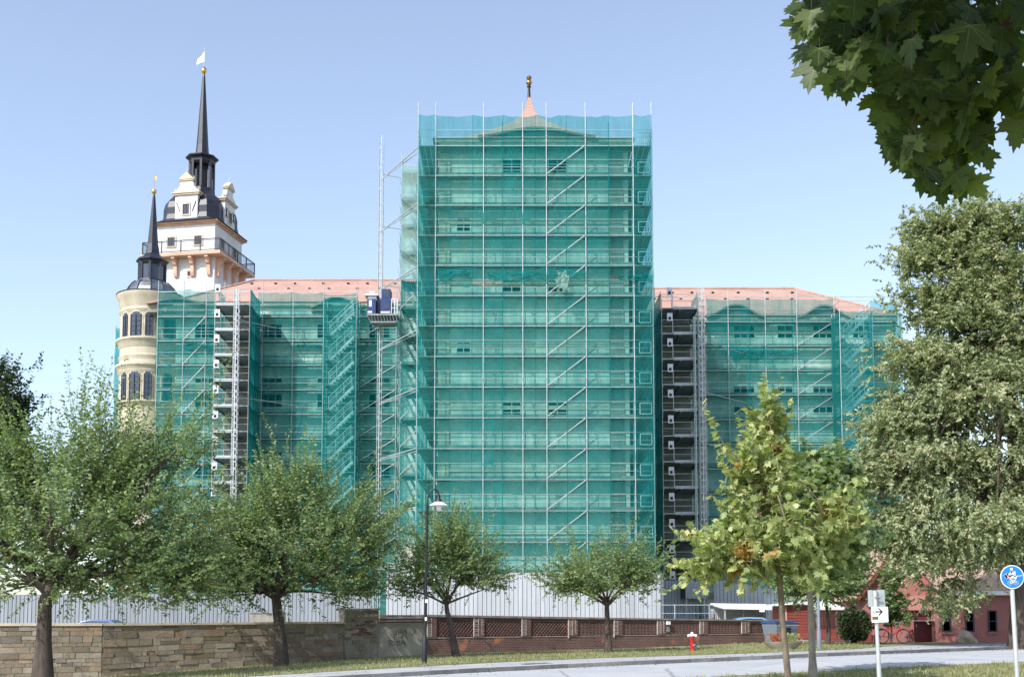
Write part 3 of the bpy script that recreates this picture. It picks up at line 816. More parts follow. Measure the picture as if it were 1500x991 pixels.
Y = 24.0
top, foot = post_sign_base(1480.5, 829, 1490, 991, Y)
t = thing("path_sign", "round blue sign with white walkers above a bicycle on a grey post", "sign", foot)
ax = (top-foot).normalized()
rx = Vector((1, 0, 0)); rx = (rx - ax*rx.dot(ax)).normalized()
mb = MB(); mb.tube([foot-ax*.2, top+ax*.02], .045, 14); mb.build("post", M['zinc'], t, smooth=True)
c = at(1481, 844.5, Y)
r_ = 17.3*Y/FPX
def discp(mb, c, r, y0, y1, n=40):
    f = lambda o: (lambda a, b: c + rx*a + ax*b + Vector((0, o, 0)))
    mb.prism([(r*math.cos(2*math.pi*k/n), r*math.sin(2*math.pi*k/n)) for k in range(n)], f(y0), f(y1))
mb = MB(); discp(mb, c, r_, -.062, -.050); sg = mb.build("disc", M['white'], t)
mb = MB(); discp(mb, c, r_*.93, -.0645, -.0625); mb.build("blue_field", M['sign_blue'], sg)
U = r_
def Q(*pts): return [(a*U, b*U) for a, b in pts]
f_ = sf(c, -.0645)
def circ(cx_, cy_, r, n=16): return Q(*[(cx_+r*math.cos(2*math.pi*k/n), cy_+r*math.sin(2*math.pi*k/n)) for k in range(n+1)])
mb = MB()
strokes(mb, [circ(-.24, -.52, .17), circ(.30, -.52, .17), Q((-.24,-.52),(-.12,-.28),(.18,-.28),(.03,-.52),(-.24,-.52)), Q((.03,-.52),(-.14,-.24)), Q((.30,-.52),(.18,-.22),(.26,-.2)), Q((-.22,-.22),(-.08,-.22))], f_, wd=.045*U*1.2)
mb.build("bicycle_symbol", M['white'], sg)
mb = MB()
strokes(mb, [Q((-.05,.52),(-.05,.12)), Q((-.05,.14),(-.17,-.1)), Q((-.05,.14),(.06,-.08)), Q((-.05,.45),(-.2,.25)), Q((-.05,.45),(.14,.22)), Q((.2,.3),(.22,.05)), Q((.22,.05),(.30,-.08)), Q((.21,.06),(.13,-.08))], f_, wd=.13*U)
strokes(mb, [Q((-.08,.68),(-.02,.68))], f_, wd=.16*U); strokes(mb, [Q((.17,.4),(.23,.4))], f_, wd=.13*U)
mb.build("walker_symbol", M['white'], sg)
mb = MB(); strokes(mb, [Q((-.62,.12),(-.42,.22),(-.2,.05),(-.5,-.02),(-.62,.12))], f_, wd=.2*U, th=.006); q = mb.build("sticker", M['white'], sg)
mb = MB(); strokes(mb, [Q((-.4,.15),(-.28,.05))], f_, wd=.10*U, th=.0075); mb.build("sticker_print", M['red'], q)
mb = MB(); strokes(mb, [Q((-.34,-.02),(-.2,-.06))], f_, wd=.07*U, th=.008); mb.build("sticker_spot", M['yellow'], q)
mb = MB(); strokes(mb, [Q((.02,.02),(.85,.1))], f_, wd=.04*U, th=.003); mb.build("scratch", M['white'], sg)
mb = MB(); mb.bar(c-rx*.08+ax*.0+Vector((0,-.047,0)), c+rx*.08+Vector((0,-.047,0)), .03, .006); mb.bar(c-rx*.06+Vector((0,.05,0)), c+rx*.06+Vector((0,.05,0)), .03, .02); mb.build("clamp", M['steel_dark'], t)
# ------------------------------------------------------------------ castle: helpers
def window(parent, x0, x1, z0, z1, y, frame='frame_white', arch=0.0, cols=2, rows=3, depth=.12, name="window"):
    """window in a wall facing -Y at plane y: frame part with pane as its sub-part"""
    f = MB(); t_ = .07
    f.box((x0, y-.05, z0), (x0+t_, y+depth, z1)); f.box((x1-t_, y-.05, z0), (x1, y+depth, z1))
    f.box((x0+t_, y-.05, z0), (x1-t_, y+depth, z0+t_)); f.box((x0+t_, y-.05, z1-t_), (x1-t_, y+depth, z1))
    for k in range(1, cols):
        x = x0+(x1-x0)*k/cols; f.box((x-.03, y-.02, z0+t_), (x+.03, y+.06, z1-t_))
    for k in range(1, rows):
        z = z0+(z1-z0)*k/rows; f.box((x0+t_, y-.012, z-.025), (x1-t_, y+.05, z+.025))
    o = f.build(name, M[frame], parent)
    p = MB(); p.box((x0+t_, y+.004, z0+t_), (x1-t_, y+.03, z1-t_)); p.build("pane", M['glass'], o)
    return o

YC = 74.42                                # wall plane of the central block
YS = 73.5                                # outer face of its scaffold
YW = 92.92                                # wall plane of the wings
YWS = 92.0                               # outer face of the wing scaffolds
EAVE_C = zat(206, YC)
# central block -----------------------------------------------------
cx0, cx1 = xat(643, YC, 450), xat(921, YC, 450)
gC = float(g(1, YC)) - .13
t = thing("castle_block", "tall central castle block with red tent roof wrapped in the highest green net", "building", ((cx0+cx1)/2, YC, gC))
mb = MB(); mb.box((cx0, YC, gC-.2), (cx1, YC+14, EAVE_C)); mb.build("wall", M['facade'], t)
mb = MB()
for k in range(7):
    z = EAVE_C-4.1*k-1.6
    if k: mb.box((cx0-.0, YC-.09, z), (cx1, YC-.002, z+.22))
mb.box((cx0-.15, YC-.22, EAVE_C-.55), (cx1+.15, YC-.003, EAVE_C-.25)); mb.box((cx0-.3, YC-.34, EAVE_C-.245), (cx1+.3, YC-.003, EAVE_C-.02))
n = 40
for k in range(n):
    x = cx0+(cx1-cx0)*(k+.5)/n; mb.box((x-.07, YC-.18, EAVE_C-.85), (x+.07, YC-.004, EAVE_C-.56))
mb.build("cornice", M['stone_trim'], t)
for a, b in ((cx0-.02, cx0+.7), (cx1-1.3, cx1-.35)):
    mb = MB(); mb.box((a, YC-.12, gC), (b, YC-.004, EAVE_C-.9)); mb.build("pilaster", M['facade_grey_and_shade'] if a > 0 else M['stone_trim'], t)
for (a, b, c_, d) in ((735, 764, 232, 258), (802, 831, 232, 258), (735, 764, 588, 612), (802, 831, 588, 612), (668, 690, 318, 340), (668, 690, 500, 524), (735, 764, 410, 436), (802, 831, 410, 436)):
    window(t, xat(a, YC, (c_+d)/2), xat(b, YC, (c_+d)/2), zat(d, YC), zat(c_, YC), YC-.004, cols=2, rows=3)
# tent roof with flared foot and needle top
ax_, ay_ = xat(775, 82, 160), 82.0
prof = [(1.0, 0), (.86, .42), (.70, 1.15), (.52, 2.1), (.34, 3.15), (.20, 4.05), (.11, 4.75), (.062, 5.35), (.03, 6.05), (.016, 6.7)]
mb = MB(); rings = []
hw, hd = (cx1-cx0)/2+.45, 7.4
ccx, ccy = (cx0+cx1)/2, YC+7.0
for r, z in prof:
    k = 1 - r; mx, my = ccx+(ax_-ccx)*k, ccy+(ay_-ccy)*k
    rings.append([(mx-hw*r, my-hd*r, EAVE_C+z*.97), (mx+hw*r, my-hd*r, EAVE_C+z*.97), (mx+hw*r, my+hd*r, EAVE_C+z*.97), (mx-hw*r, my+hd*r, EAVE_C+z*.97)])
b0 = 0
for rg in rings: mb.v += rg
for i in range(len(rings)-1):
    for k in range(4): mb.f.append((i*4+k, i*4+(k+1) % 4, (i+1)*4+(k+1) % 4, (i+1)*4+k))
mb.f.append((3, 2, 1, 0))
roof = mb.build("roof", M['tile'], t)
zt = EAVE_C+6.4
mb = MB(); mb.lathe((ax_, ay_, zt), [(.22, -.9), (.16, -.2), (.15, .1), (.11, .25), (.09, .82), (.15, .86), (.15, .92), (.08, .98)], 12); mb.build("finial_stem", M['black_metal'], t, smooth=True)
mb = MB(); mb.lathe((ax_, ay_, zt+.97), [(.05, 0), (.17, .08), (.22, .2), (.22, .26), (.16, .35), (.09, .42), (.15, .47), (.20, .57), (.16, .69), (.08, .75), (0, .77)], 16); mb.build("finial_ball", M['gold_dark'], t, smooth=True)
# eyebrow (wave) gable above the cornice, with the eave shade in its colour
def eyebrow(px0, px1, pya, pyb, Y, parent, zb, mat='facade_grey_and_shade', depth=1.6):
    xa, xb = xat(px0, Y, pya), xat(px1, Y, pya); za, ze = zat(pyb, Y), zat(pya, Y)
    n = 24; top = []
    for k in range(n+1):
        u = k/n; hgt = .5-.5*math.cos(2*math.pi*u); top.append((xa+(xb-xa)*u, za+(ze-za)*hgt**.9))
    poly = [(xa, zb), (xb, zb)] + top[::-1]
    mb = MB(); mb.prism(poly, lambda a, b: (a, Y, b), lambda a, b: (a, Y+depth, b)); w_ = mb.build("eyebrow_gable", M[mat], parent)
    rp = [(a, b+.02) for a, b in top]; rq = [(a, b+.16) for a, b in top]
    mb = MB()
    mb.grid([[(a, y, b) for y in (Y-.35, Y+depth+1)] for a, b in rq]); mb.grid([[(a, y, b) for y in (Y+depth+1, Y-.35)] for a, b in rp])
    for (a0, b0_), (a1, b1_), (c0, d0), (c1_, d1_) in zip(rp, rp[1:], rq, rq[1:]): mb.quad((a0, Y-.35, b0_), (a1, Y-.35, b1_), (c1_, Y-.35, d1_), (c0, Y-.35, d0))
    mb.build("eyebrow_roof", M['tile_pale'], parent)
eyebrow(700, 872, 192, 204, YC-.22, t, EAVE_C-.5)

# wings -------------------------------------------------------------
def wing(label, x0, x1, eave, ridge, ridge_y, hip0, hip1, wins, name="castle_wing"):
    gz = .32
    t = thing(name, label, "building", ((x0+x1)/2, YW, gz))
    mb = MB(); mb.box((x0, YW, gz-.2), (x1, YW+14, eave)); mb.build("wall", M['facade'], t)
    mb = MB()
    for k in range(5): mb.box((x0-.01, YW-.08, eave-1.4-5.45*k), (x1, YW-.003, eave-1.15-5.45*k))
    mb.box((x0-.2, YW-.3, eave-.3), (x1, YW-.004, eave-.02)); mb.build("cornice", M['stone_trim'], t)
    yb = 2*ridge_y-YW+.4
    e = .35
    mb = MB(); a, b = x0-(e if hip0 else 0), x1+(e if hip1 else 0)
    r0, r1 = x0+hip0, x1-hip1
    th = .0
    V = [(a, YW-.4, eave), (b, YW-.4, eave), (b, yb, eave), (a, yb, eave), (r0, ridge_y, ridge), (r1, ridge_y, ridge)]
    mb.add(V, [(0, 1, 5, 4), (1, 2, 5), (2, 3, 4, 5), (3, 0, 4), (0, 3, 2, 1)]); roof = mb.build("roof", M['tile'], t)
    mb = MB(); mb.tube([(r0, ridge_y, ridge+.03), (r1, ridge_y, ridge+.03)], .14, 8)
    if hip0: mb.tube([(a, YW-.4, eave+.03), (r0, ridge_y, ridge+.03)], .12, 8)
    if hip1: mb.tube([(b, YW-.4, eave+.03), (r1, ridge_y, ridge+.03)], .12, 8)
    mb.build("ridge_tiles", M['tile'], roof)
    mb = MB(); n = 26; rr = random.Random(int(x0))
    for row in range(2):
        k = x0+1.2+row
        while k < x1-1:
            f = (.58, .82)[row]; y = YW+(ridge_y-YW)*f; z = eave+(ridge-eave)*f
            if r0-.5 < k < r1+.5: mb = MB(); mb.cbox((k, y-.02, z+.08), (.22, .25, .12)); mb.build("snow_hook", M['black_metal'], roof)
            k += rr.uniform(1.6, 2.6)
    for a in wins: window(t, *a)
    return t
def wrow(cols, rows, Y):
    out = []
    for px, wpx in cols:
        for py, hpx, ro in rows:
            out.append((xat(px-wpx/2, Y, py), xat(px+wpx/2, Y, py), zat(py+hpx/2, Y), zat(py-hpx/2, Y), Y-.004, 'frame_white', 0, 2 if wpx < 25 else 3, ro))
    return out
rowsL = [(485, 22, 2), (560, 14, 1), (587, 22, 2), (664, 14, 1), (690, 22, 2), (768, 14, 1), (795, 22, 2)]
xL0, xL1 = xat(258, YW, 480), cx0+.3
eL = zat(444, YW); rL = zat(411, 100.5)
wl = wing("lower castle wing with pale pink tiled roof left of the central block", xL0, xL1, eL, rL, 100.5, 4.6, 0, wrow([(300, 30), (398, 32), (476, 24), (556, 32)], rowsL, YW))
eyebrow(456, 532, 437, 452, YW-.25, wl, eL-.8); eyebrow(216, 300, 440, 446, YW-.25, wl, eL-.8)
xR0, xR1 = cx1-.3, xat(1312, YW, 480)
eR = zat(464, YW); rR = zat(423, 100.5)
rowsR = [(486, 20, 2), (575, 20, 2), (600, 12, 1), (678, 20, 2), (705, 12, 1), (780, 20, 2)]
wr = wing("lower castle wing with pink tiled roof right of the central block", xR0, xR1, eR, rR, 100.5, 0, 6.4, wrow([(995, 30), (1090, 32), (1150, 24), (1205, 30), (1262, 28)], rowsR, YW))
eyebrow(1034, 1120, 449, 466, YW-.25, wr, eR-.8); eyebrow(1164, 1250, 450, 468, YW-.25, wr, eR-.8)

# tall white tower ---------------------------------------------------
TY = 105.0; PHI = R(-10.7); cph, sph = math.cos(PHI), math.sin(PHI)
A_, B_ = 2.95, 3.05
C0 = at(315.6, 322, TY)
ctr = Vector((C0.x - (cph*A_ - sph*(-B_)), C0.y - (sph*A_ + cph*(-B_)), 0))
def zt_(py): return zat(py, TY) - .3
t = thing("castle_tower", "white square clock-less tower with balcony, scrolled gables, dark lantern and needle spire", "tower", (ctr.x, ctr.y, .3), PHI)
t["label"] = "white square tower with railed balcony, scrolled gables, dark lantern and tall needle spire"
zc, zb, zw0 = zt_(322), zt_(371), 0
Z = lambda py: zt_(py)
mb = MB(); mb.box((-A_, -B_, -.2), (A_, B_, zb-.31)); mb.build("lower_wall", M['white_wall'], t, local=True)
mb = MB(); mb.box((-A_+.05, -B_+.05, zb-.0), (A_-.05, B_-.05, zc-.30)); mb.build("upper_wall", M['white_wall'], t, local=True)
OV = .95
mb = MB(); mb.box((-A_-OV, -B_-OV, zb-.3), (A_+OV, B_+OV, zb-.004)); mb.build("balcony_slab", M['sand_trim'], t, local=True)
def bracket(x, y, dx, dy):
    mb = MB()
    prof = [(0, -.31), (.85, -.31), (.85, -.52), (.62, -.62), (.52, -.95), (.34, -1.1), (.30, -1.75), (.22, -2.05), (0, -2.1)]
    nx, ny = -dy, dx
    f = lambda o: (lambda a, b: (x+dx*a+nx*o, y+dy*a+ny*o, zb+b))
    mb.prism(prof, f(-.17), f(.17)); return mb.build("bracket", M['sand_trim'], t, local=True)
for k in (-.82, -.28, .28, .82):
    bracket(A_*k*1.02, -B_-.002, 0, -1); bracket(A_+.002, B_*k*1.02, 1, 0); bracket(-A_-.002, B_*k, -1, 0)
# railing
e = .9
zr = zb+1.12
corners = [(-A_-e, -B_-e), (A_+e, -B_-e), (A_+e, B_+e), (-A_-e, B_+e)]
rail = MB(); bars = MB(); posts = []
for i in range(4):
    (xa, ya), (xb, yb) = corners[i], corners[(i+1) % 4]
    rail.bar((xa, ya, zr), (xb, yb, zr), .07); rail.bar((xa, ya, zb+.1), (xb, yb, zb+.1), .05); rail.bar((xa, ya, zr-.12), (xb, yb, zr-.12), .03)
    posts.append([((xa+(xb-xa)*k/4, ya+(yb-ya)*k/4, zb), (xa+(xb-xa)*k/4, ya+(yb-ya)*k/4, zr)) for k in range(4)])
    for k in range(60): bars.bar((xa+(xb-xa)*k/60, ya+(yb-ya)*k/60, zb+.1), (xa+(xb-xa)*k/60, ya+(yb-ya)*k/60, zr-.12), .014)
q = rail.build("balcony_railing", M['black_metal'], t, local=True)
bars.build("railing_bars", M['black_metal'], q, local=True)
for pp in posts:
    for p_, q_ in pp: mb = MB(); mb.bar(p_, q_, .08); mb.build("railing_post", M['black_metal'], q, local=True)
# cornice under the roof
mb = MB()
mb.box((-A_-.10, -B_-.10, zc-.30), (A_+.10, B_+.10, zc-.14)); mb.box((-A_-.32, -B_-.32, zc-.14), (A_+.32, B_+.32, zc-.02)); mb.build("cornice", M['sand_trim'], t, local=True)
def twin(u, z0, w_, h_, side, y_out, frame=True):
    """tower window on side 0 (front) or 1 (right)"""
    def mp(a, d, z): return (a, -y_out-d, z) if side == 0 else (y_out+d, a, z)
    def bx(mb, a0, a1, d0, d1, z0, z1):
        p, q = mp(a0, d0, z0), mp(a1, d1, z1); mb.box([min(p[i], q[i]) for i in range(3)], [max(p[i], q[i]) for i in range(3)])
    mb = MB(); b_ = .12
    bx(mb, u-w_/2-b_, u-w_/2, .0, .07, z0-b_, z0+h_+b_); bx(mb, u+w_/2, u+w_/2+b_, 0, .07, z0-b_, z0+h_+b_)
    bx(mb, u-w_/2, u+w_/2, 0, .07, z0-b_, z0); bx(mb, u-w_/2-.02, u+w_/2+.02, 0, .09, z0+h_, z0+h_+b_*1.3)
    o = mb.build("window", M['stone_trim'], t, local=True)
    mb = MB(); bx(mb, u-w_/2, u+w_/2, .005, .015, z0, z0+h_); mb.build("pane", M['glass'], o, local=True)
    mb = MB(); bx(mb, u-.03, u+.03, .016, .045, z0, z0+h_); bx(mb, u-w_/2, u+w_/2, .0165, .04, z0+h_*.6, z0+h_*.6+.05)
    for q in (-1, 1): bx(mb, u+q*w_/2-.03, u+q*w_/2+.03, .017, .05, z0, z0+h_)
    mb.build("casement", M['frame_dark'], o, local=True)
for u in (-1.45, 1.25):
    twin(u, zb+.95, .72, .82, 0, B_-.05)
    twin(u, zb+.95, .72, .82, 1, A_-.05)
twin(.45, Z(402), .3, .42, 0, B_)
# bell roof
prof = [(1.10, .0), (1.0, .12), (.93, .45), (.90, .95), (.90, 1.6), (.86, 2.2), (.76, 2.75), (.62, 3.1), (.52, 3.28), (.46, 3.5)]
mb = MB(); base = 0; rings = []
ch = .30
for r, z in prof:
    a, b = (A_+.18)*r, (B_+.18)*r; c = ch*min(a, b)*(1 if z > .3 else .35)
    if r < .7: c = min(a, b)*.42
    rings.append([(-a+c, -b), (a-c, -b), (a, -b+c), (a, b-c), (a-c, b), (-a+c, b), (-a, b-c), (-a, -b+c)])
for rg, (r, z) in zip(rings, prof): mb.v += [(x, y, zc+z) for x, y in rg]
for i in range(len(prof)-1):
    for k in range(8): mb.f.append((i*8+k, i*8+(k+1) % 8, (i+1)*8+(k+1) % 8, (i+1)*8+k))
mb.f.append(tuple(range(8))[::-1]); mb.f.append(tuple(range(len(prof)*8-8, len(prof)*8)))
mb.build("bell_roof", M['slate'], t, local=True)
# scrolled gables
def gable(side):
    yo = B_+.02 if side == 0 else A_+.02
    def mp(a, d, z): return (a, -yo-d, z) if side == 0 else (yo+d, a, z)
    def bx(mb, a0, a1, d0, d1, z0, z1):
        p, q = mp(a0, d0, z0), mp(a1, d1, z1); mb.box([min(p[i], q[i]) for i in range(3)], [max(p[i], q[i]) for i in range(3)])
    s = (Z(248)-Z(321))/4.75
    hw_ = 1.12
    mb = MB()
    bx(mb, -hw_, hw_, -2.0, .0, zc+.0, zc+2.55*s); o = mb.build("gable", M['white_wall'], t, local=True)
    mb = MB()
    bx(mb, -hw_-.2, hw_+.2, -.6, .14, zc+2.56*s, zc+2.70*s); bx(mb, -hw_-.3, hw_+.3, -.6, .22, zc+2.71*s, zc+2.83*s)
    bx(mb, -.72, .72, -.5, .12, zc+3.92*s, zc+4.03*s); 
    f = lambda o_: (lambda a, b: mp(a, o_, b))
    mb.prism([(-.78, zc+4.04*s), (.78, zc+4.04*s), (.30, zc+4.50*s), (0, zc+4.72*s), (-.30, zc+4.50*s)], f(-.45), f(.16))
    mb.build("gable_cornice", M['stone_trim'], o, local=True)
    mb = MB()
    bx(mb, -.58, .58, -.5, .02, zc+2.84*s, zc+3.91*s)
    for sg in (-1, 1):
        pts = [(sg*.585, zc+2.84*s), (sg*1.18, zc+2.84*s), (sg*1.16, zc+3.02*s), (sg*.98, zc+3.10*s), (sg*.88, zc+3.3*s), (sg*.70, zc+3.42*s), (sg*.66, zc+3.75*s), (sg*.585, zc+3.85*s)]
        mb.prism(pts, f(-.4), f(.0))
    mb.build("gable_scrolls", M['white_wall'], o, local=True)
    mb = MB()
    for sg in (-1, 1):
        for (a, z) in ((1.2, 2.85), (.68, 3.92)): 
            p = mp(sg*a, -.1, zc+z*s); mb.lathe(p, [(.07, 0), (.05, .12), (.1, .2), (.1, .28), (.03, .36), (.03, .5), (0, .52)], 8)
    p = mp(0, -.1, zc+4.72*s); mb.lathe(p, [(.06, 0), (.05, .15), (.09, .22), (.02, .34), (.015, .75), (0, .76)], 8)
    mb.build("gable_finials", M['stone_trim'], o, local=True)
    twin(0, zc+.72*s, .62, .95*s, side, yo)
    mb = MB()
    for sg in (-1, 1):
        p0, p1 = mp(sg*.62, .03, zc+1.0*s), mp(sg*.98, .03, zc+1.95*s); mb.bar(p0, p1, .05)
        if side: p0, p1 = mp(sg*.98, .03, zc+1.0*s), mp(sg*.62, .03, zc+1.95*s); mb.bar(p0, p1, .05)
    mb.build("wall_anchors", M['black_metal'], o, local=True)
gable(0); gable(1)
# the same volutes on the hidden left side read as a stepped silhouette
mb = MB()
for k, (y, z) in enumerate(((-.9, 2.6), (-.5, 3.1), (-.1, 3.5))): mb.lathe((-A_-.1+.25*k, y, zc+z*.8), [(.16, 0), (.16, .3), (.1, .5), (0, .6)], 8)
mb.box((-A_-.25, -1.1, zc+.02), (-A_+1.2, 1.1, zc+2.0)); mb.build("side_gable", M['white_wall'], t, local=True)
# lantern
Z = lambda py: zat(py, ctr.y) - .3
ztp = zc+3.48
zl1 = Z(231)
mb = MB(); mb.lathe((0, 0, ztp-.1), [(1.5, 0), (1.42, .25), (1.28, .4), (1.24, .75), (1.20, .80), (1.20, .82), (0, .83)], 8, rot=R(22.5)); mb.build("lantern_base", M['slate'], t, local=True)
mb = MB(); mb.lathe((0, 0, ztp), [(.0, .72), (.55, .72), (.55, zl1-ztp), (0, zl1-ztp)], 8, rot=R(22.5)); mb.build("lantern_core", M['dark'], t, local=True)
for k in range(8):
    a = R(22.5+45*k); mb = MB(); mb.bar((1.1*math.cos(a), 1.1*math.sin(a), ztp+.70), (1.1*math.cos(a), 1.1*math.sin(a), zl1-.35), .22)
    mb.build("lantern_column", M['slate'], t, local=True)
mb = MB(); mb.lathe((0, 0, zl1), [(1.0, -.85), (1.22, -.62), (1.22, -.35), (1.34, -.28), (1.56, -.18), (1.56, -.08), (1.1, .1), (.62, .28)], 8, rot=R(22.5)); mb.build("lantern_roof", M['slate'], t, local=True)
zs = Z(108)
mb = MB(); mb.lathe((0, 0, zl1+.25), [(.64, 0), (.56, .9), (.14, zs-zl1-.6), (.09, zs-zl1-.25)], 8, rot=R(22.5)); mb.build("spire", M['slate'], t, local=True)
mb = MB(); mb.lathe((0, 0, zs), [(.07, -.1), (.16, .02), (.26, .16), (.28, .30), (.26, .43), (.16, .56), (.05, .7)], 16); mb.build("spire_ball", M['gold'], t, local=True, smooth=True)
mb = MB(); mb.tube([(0, 0, zs+.7), (0, 0, Z(70))], .035, 6); mb.add([(-.02,-.02,zs+1.2),(-.75,-.05,zs+1.0),(-.68,-.02,zs+1.5),(-.35,.03,zs+1.75),(-.02,.02,zs+2.2),(-.02,.05,zs+1.2),(-.75,.02,zs+1.0),(-.68,.05,zs+1.5),(-.35,.08,zs+1.75),(-.02,.08,zs+2.2)], [(0,1,2,3,4),(9,8,7,6,5)])
mb.tube([(0, 0, Z(76)), (.35, 0, Z(77))], .03, 6); mb.build("weather_vane", M['zinc'], t, local=True)

# round stair turret --------------------------------------------------
UY = 96.0
uc = at(222, 440, UY); 
t = thing("stair_turret", "round cream stair turret with dark lantern cap and thin pointed spire", "turret", (uc.x, uc.y, .3))
U_ = lambda py: zat(py, UY)
k = UY/FPX/.98
RT = 42.5*k
mb = MB(); mb.lathe((uc.x, uc.y, 0), [(RT, .0), (RT, U_(612)), (RT, U_(445))], 48); mb.build("wall", M['turret'], t, smooth=True)
def ring(py, h, o, nm="string_course"):
    z = U_(py); mb = MB(); mb.lathe((uc.x, uc.y, z), [(RT-.02, -h*1.3), (RT+o*.3, -h), (RT+o*.5, -h*.5), (RT+o, -h*.25), (RT+o, 0), (RT-.02, .1)], 48); mb.build(nm, M['turret'], t, smooth=True)
ring(437, 1.0, .36, "cornice"); ring(462, .3, .12); ring(503, .65, .34); ring(540, .7, .34); ring(549, .25, .14); ring(594, .35, .25); ring(528, .3, .1)
ring(640, .6, .32); ring(700, .5, .3)
def twindow(a_deg, py0, py1, w_):
    a = R(a_deg); c, s_ = math.cos(a), math.sin(a); tx, ty = -s_, c
    z0, z1 = U_(py1), U_(py0)
    f = lambda o: (lambda p, q: (uc.x+c*(RT*math.cos(p/RT)-.0+o)+tx*RT*math.sin(p/RT), uc.y+s_*(RT*math.cos(p/RT)+o)+ty*RT*math.sin(p/RT), q))
    def cut(e): return [(-w_/2-e, z0-e), (w_/2+e, z0-e), (w_/2+e, z1-.35), (w_*.28, z1-.05+e), (0, z1+e), (-w_*.28, z1-.05+e), (-w_/2-e, z1-.35)]
    mb = MB(); mb.prism(cut(.13), f(-.1), f(.06)); o = mb.build("window", M['stone_trim'], t)
    mb = MB(); mb.prism(cut(0), f(-.05), f(.075)); mb.build("pane", M['glass'], o)
    mb = MB()
    for x in (-w_/2+.04, 0, w_/2-.04): mb.bar(f(.09)(x, z0), f(.09)(x, z1-.22), .07)
    for j in range(1, 5): z = z0+(z1-z0)*j/5; mb.bar(f(.09)(-w_/2, z), f(.09)(w_/2, z), .05)
    mb.build("casement", M['frame_dark'], o)
for (a, w_) in ((-126, .62), (-101, .97), (-76, .62), (-38, .9)):
    twindow(a, 467, 501, w_); twindow(a, 552, 592, w_); twindow(a, 655, 692, w_)
mb = MB(); mb.lathe((uc.x, uc.y, U_(437)), [(RT+.40, -.02), (RT+.40, .05), (RT-.25, .2)], 48); mb.build("gutter_edge", M['slate'], t, smooth=True)
zd = U_(436); RD = 36*k
mb = MB(); mb.lathe((uc.x, uc.y, zd), [(RD+.2, .1), (RD, .2), (RD*.97, .5), (RD*.88, .85), (RD*.72, 1.15), (RD*.5, 1.3)], 12, rot=R(15)); mb.build("dome", M['dome'], t)
mb = MB()
for j in range(12):
    a = R(15+30*j)
    mb.tube([(uc.x+r*math.cos(a), uc.y+r*math.sin(a), zd+z) for r, z in ((RD+.2,.12),(RD+.01,.22),(RD*.97+.01,.52),(RD*.88+.01,.87),(RD*.72,1.17))], .045, 5)
mb.build("dome_ribs", M['black_metal'], t)
z1, z2 = U_(418), U_(385)
mb = MB(); mb.lathe((uc.x, uc.y, z1-.15), [(1.4, 0), (1.32, .15), (1.22, .28), (1.16, .5), (0, .5)], 8, rot=R(8)); mb.build("lantern_base", M['slate'], t)
mb = MB(); mb.lathe((uc.x, uc.y, z1), [(1.05, .3), (1.05, z2-z1)], 8, rot=R(8)); mb.build("lantern_glazing", M['glass'], t)
for j in range(8):
    a = R(8+45*j); mb = MB(); mb.bar((uc.x+1.06*math.cos(a), uc.y+1.06*math.sin(a), z1+.3), (uc.x+1.06*math.cos(a), uc.y+1.06*math.sin(a), z2-.1), .2); mb.build("lantern_post", M['slate'], t)
mb = MB(); mb.lathe((uc.x, uc.y, z2), [(1.05, -.35), (1.15, -.2), (1.22, -.05), (1.36, .06), (1.36, .14), (1.0, .35), (.58, .75), (.46, 1.2)], 8, rot=R(8)); mb.build("lantern_roof", M['slate'], t)
zs = U_(284)
mb = MB(); mb.lathe((uc.x, uc.y, z2), [(.56, .9), (.44, 1.6), (.12, zs-z2-.3), (.07, zs-z2)], 8, rot=R(8)); mb.build("spire", M['slate'], t)
mb = MB(); mb.lathe((uc.x, uc.y, zs), [(.06, -.05), (.2, .08), (.23, .2), (.2, .32), (.05, .42)], 14); mb.build("spire_ball", M['gold'], t, smooth=True)
mb = MB(); mb.tube([(uc.x, uc.y, zs+.4), (uc.x, uc.y, U_(256))], .022, 6); mb.add([(uc.x, uc.y, zs+1.2), (uc.x+.2, uc.y, zs+1.25), (uc.x+.2, uc.y, zs+1.5), (uc.x, uc.y, zs+1.55), (uc.x, uc.y+.03, zs+1.2), (uc.x+.2, uc.y+.03, zs+1.25), (uc.x+.2, uc.y+.03, zs+1.5), (uc.x, uc.y+.03, zs+1.55)], [(0,1,2,3),(7,6,5,4),(0,4,5,1),(1,5,6,2),(2,6,7,3)])
mb.build("weather_vane", M['gold'], t)
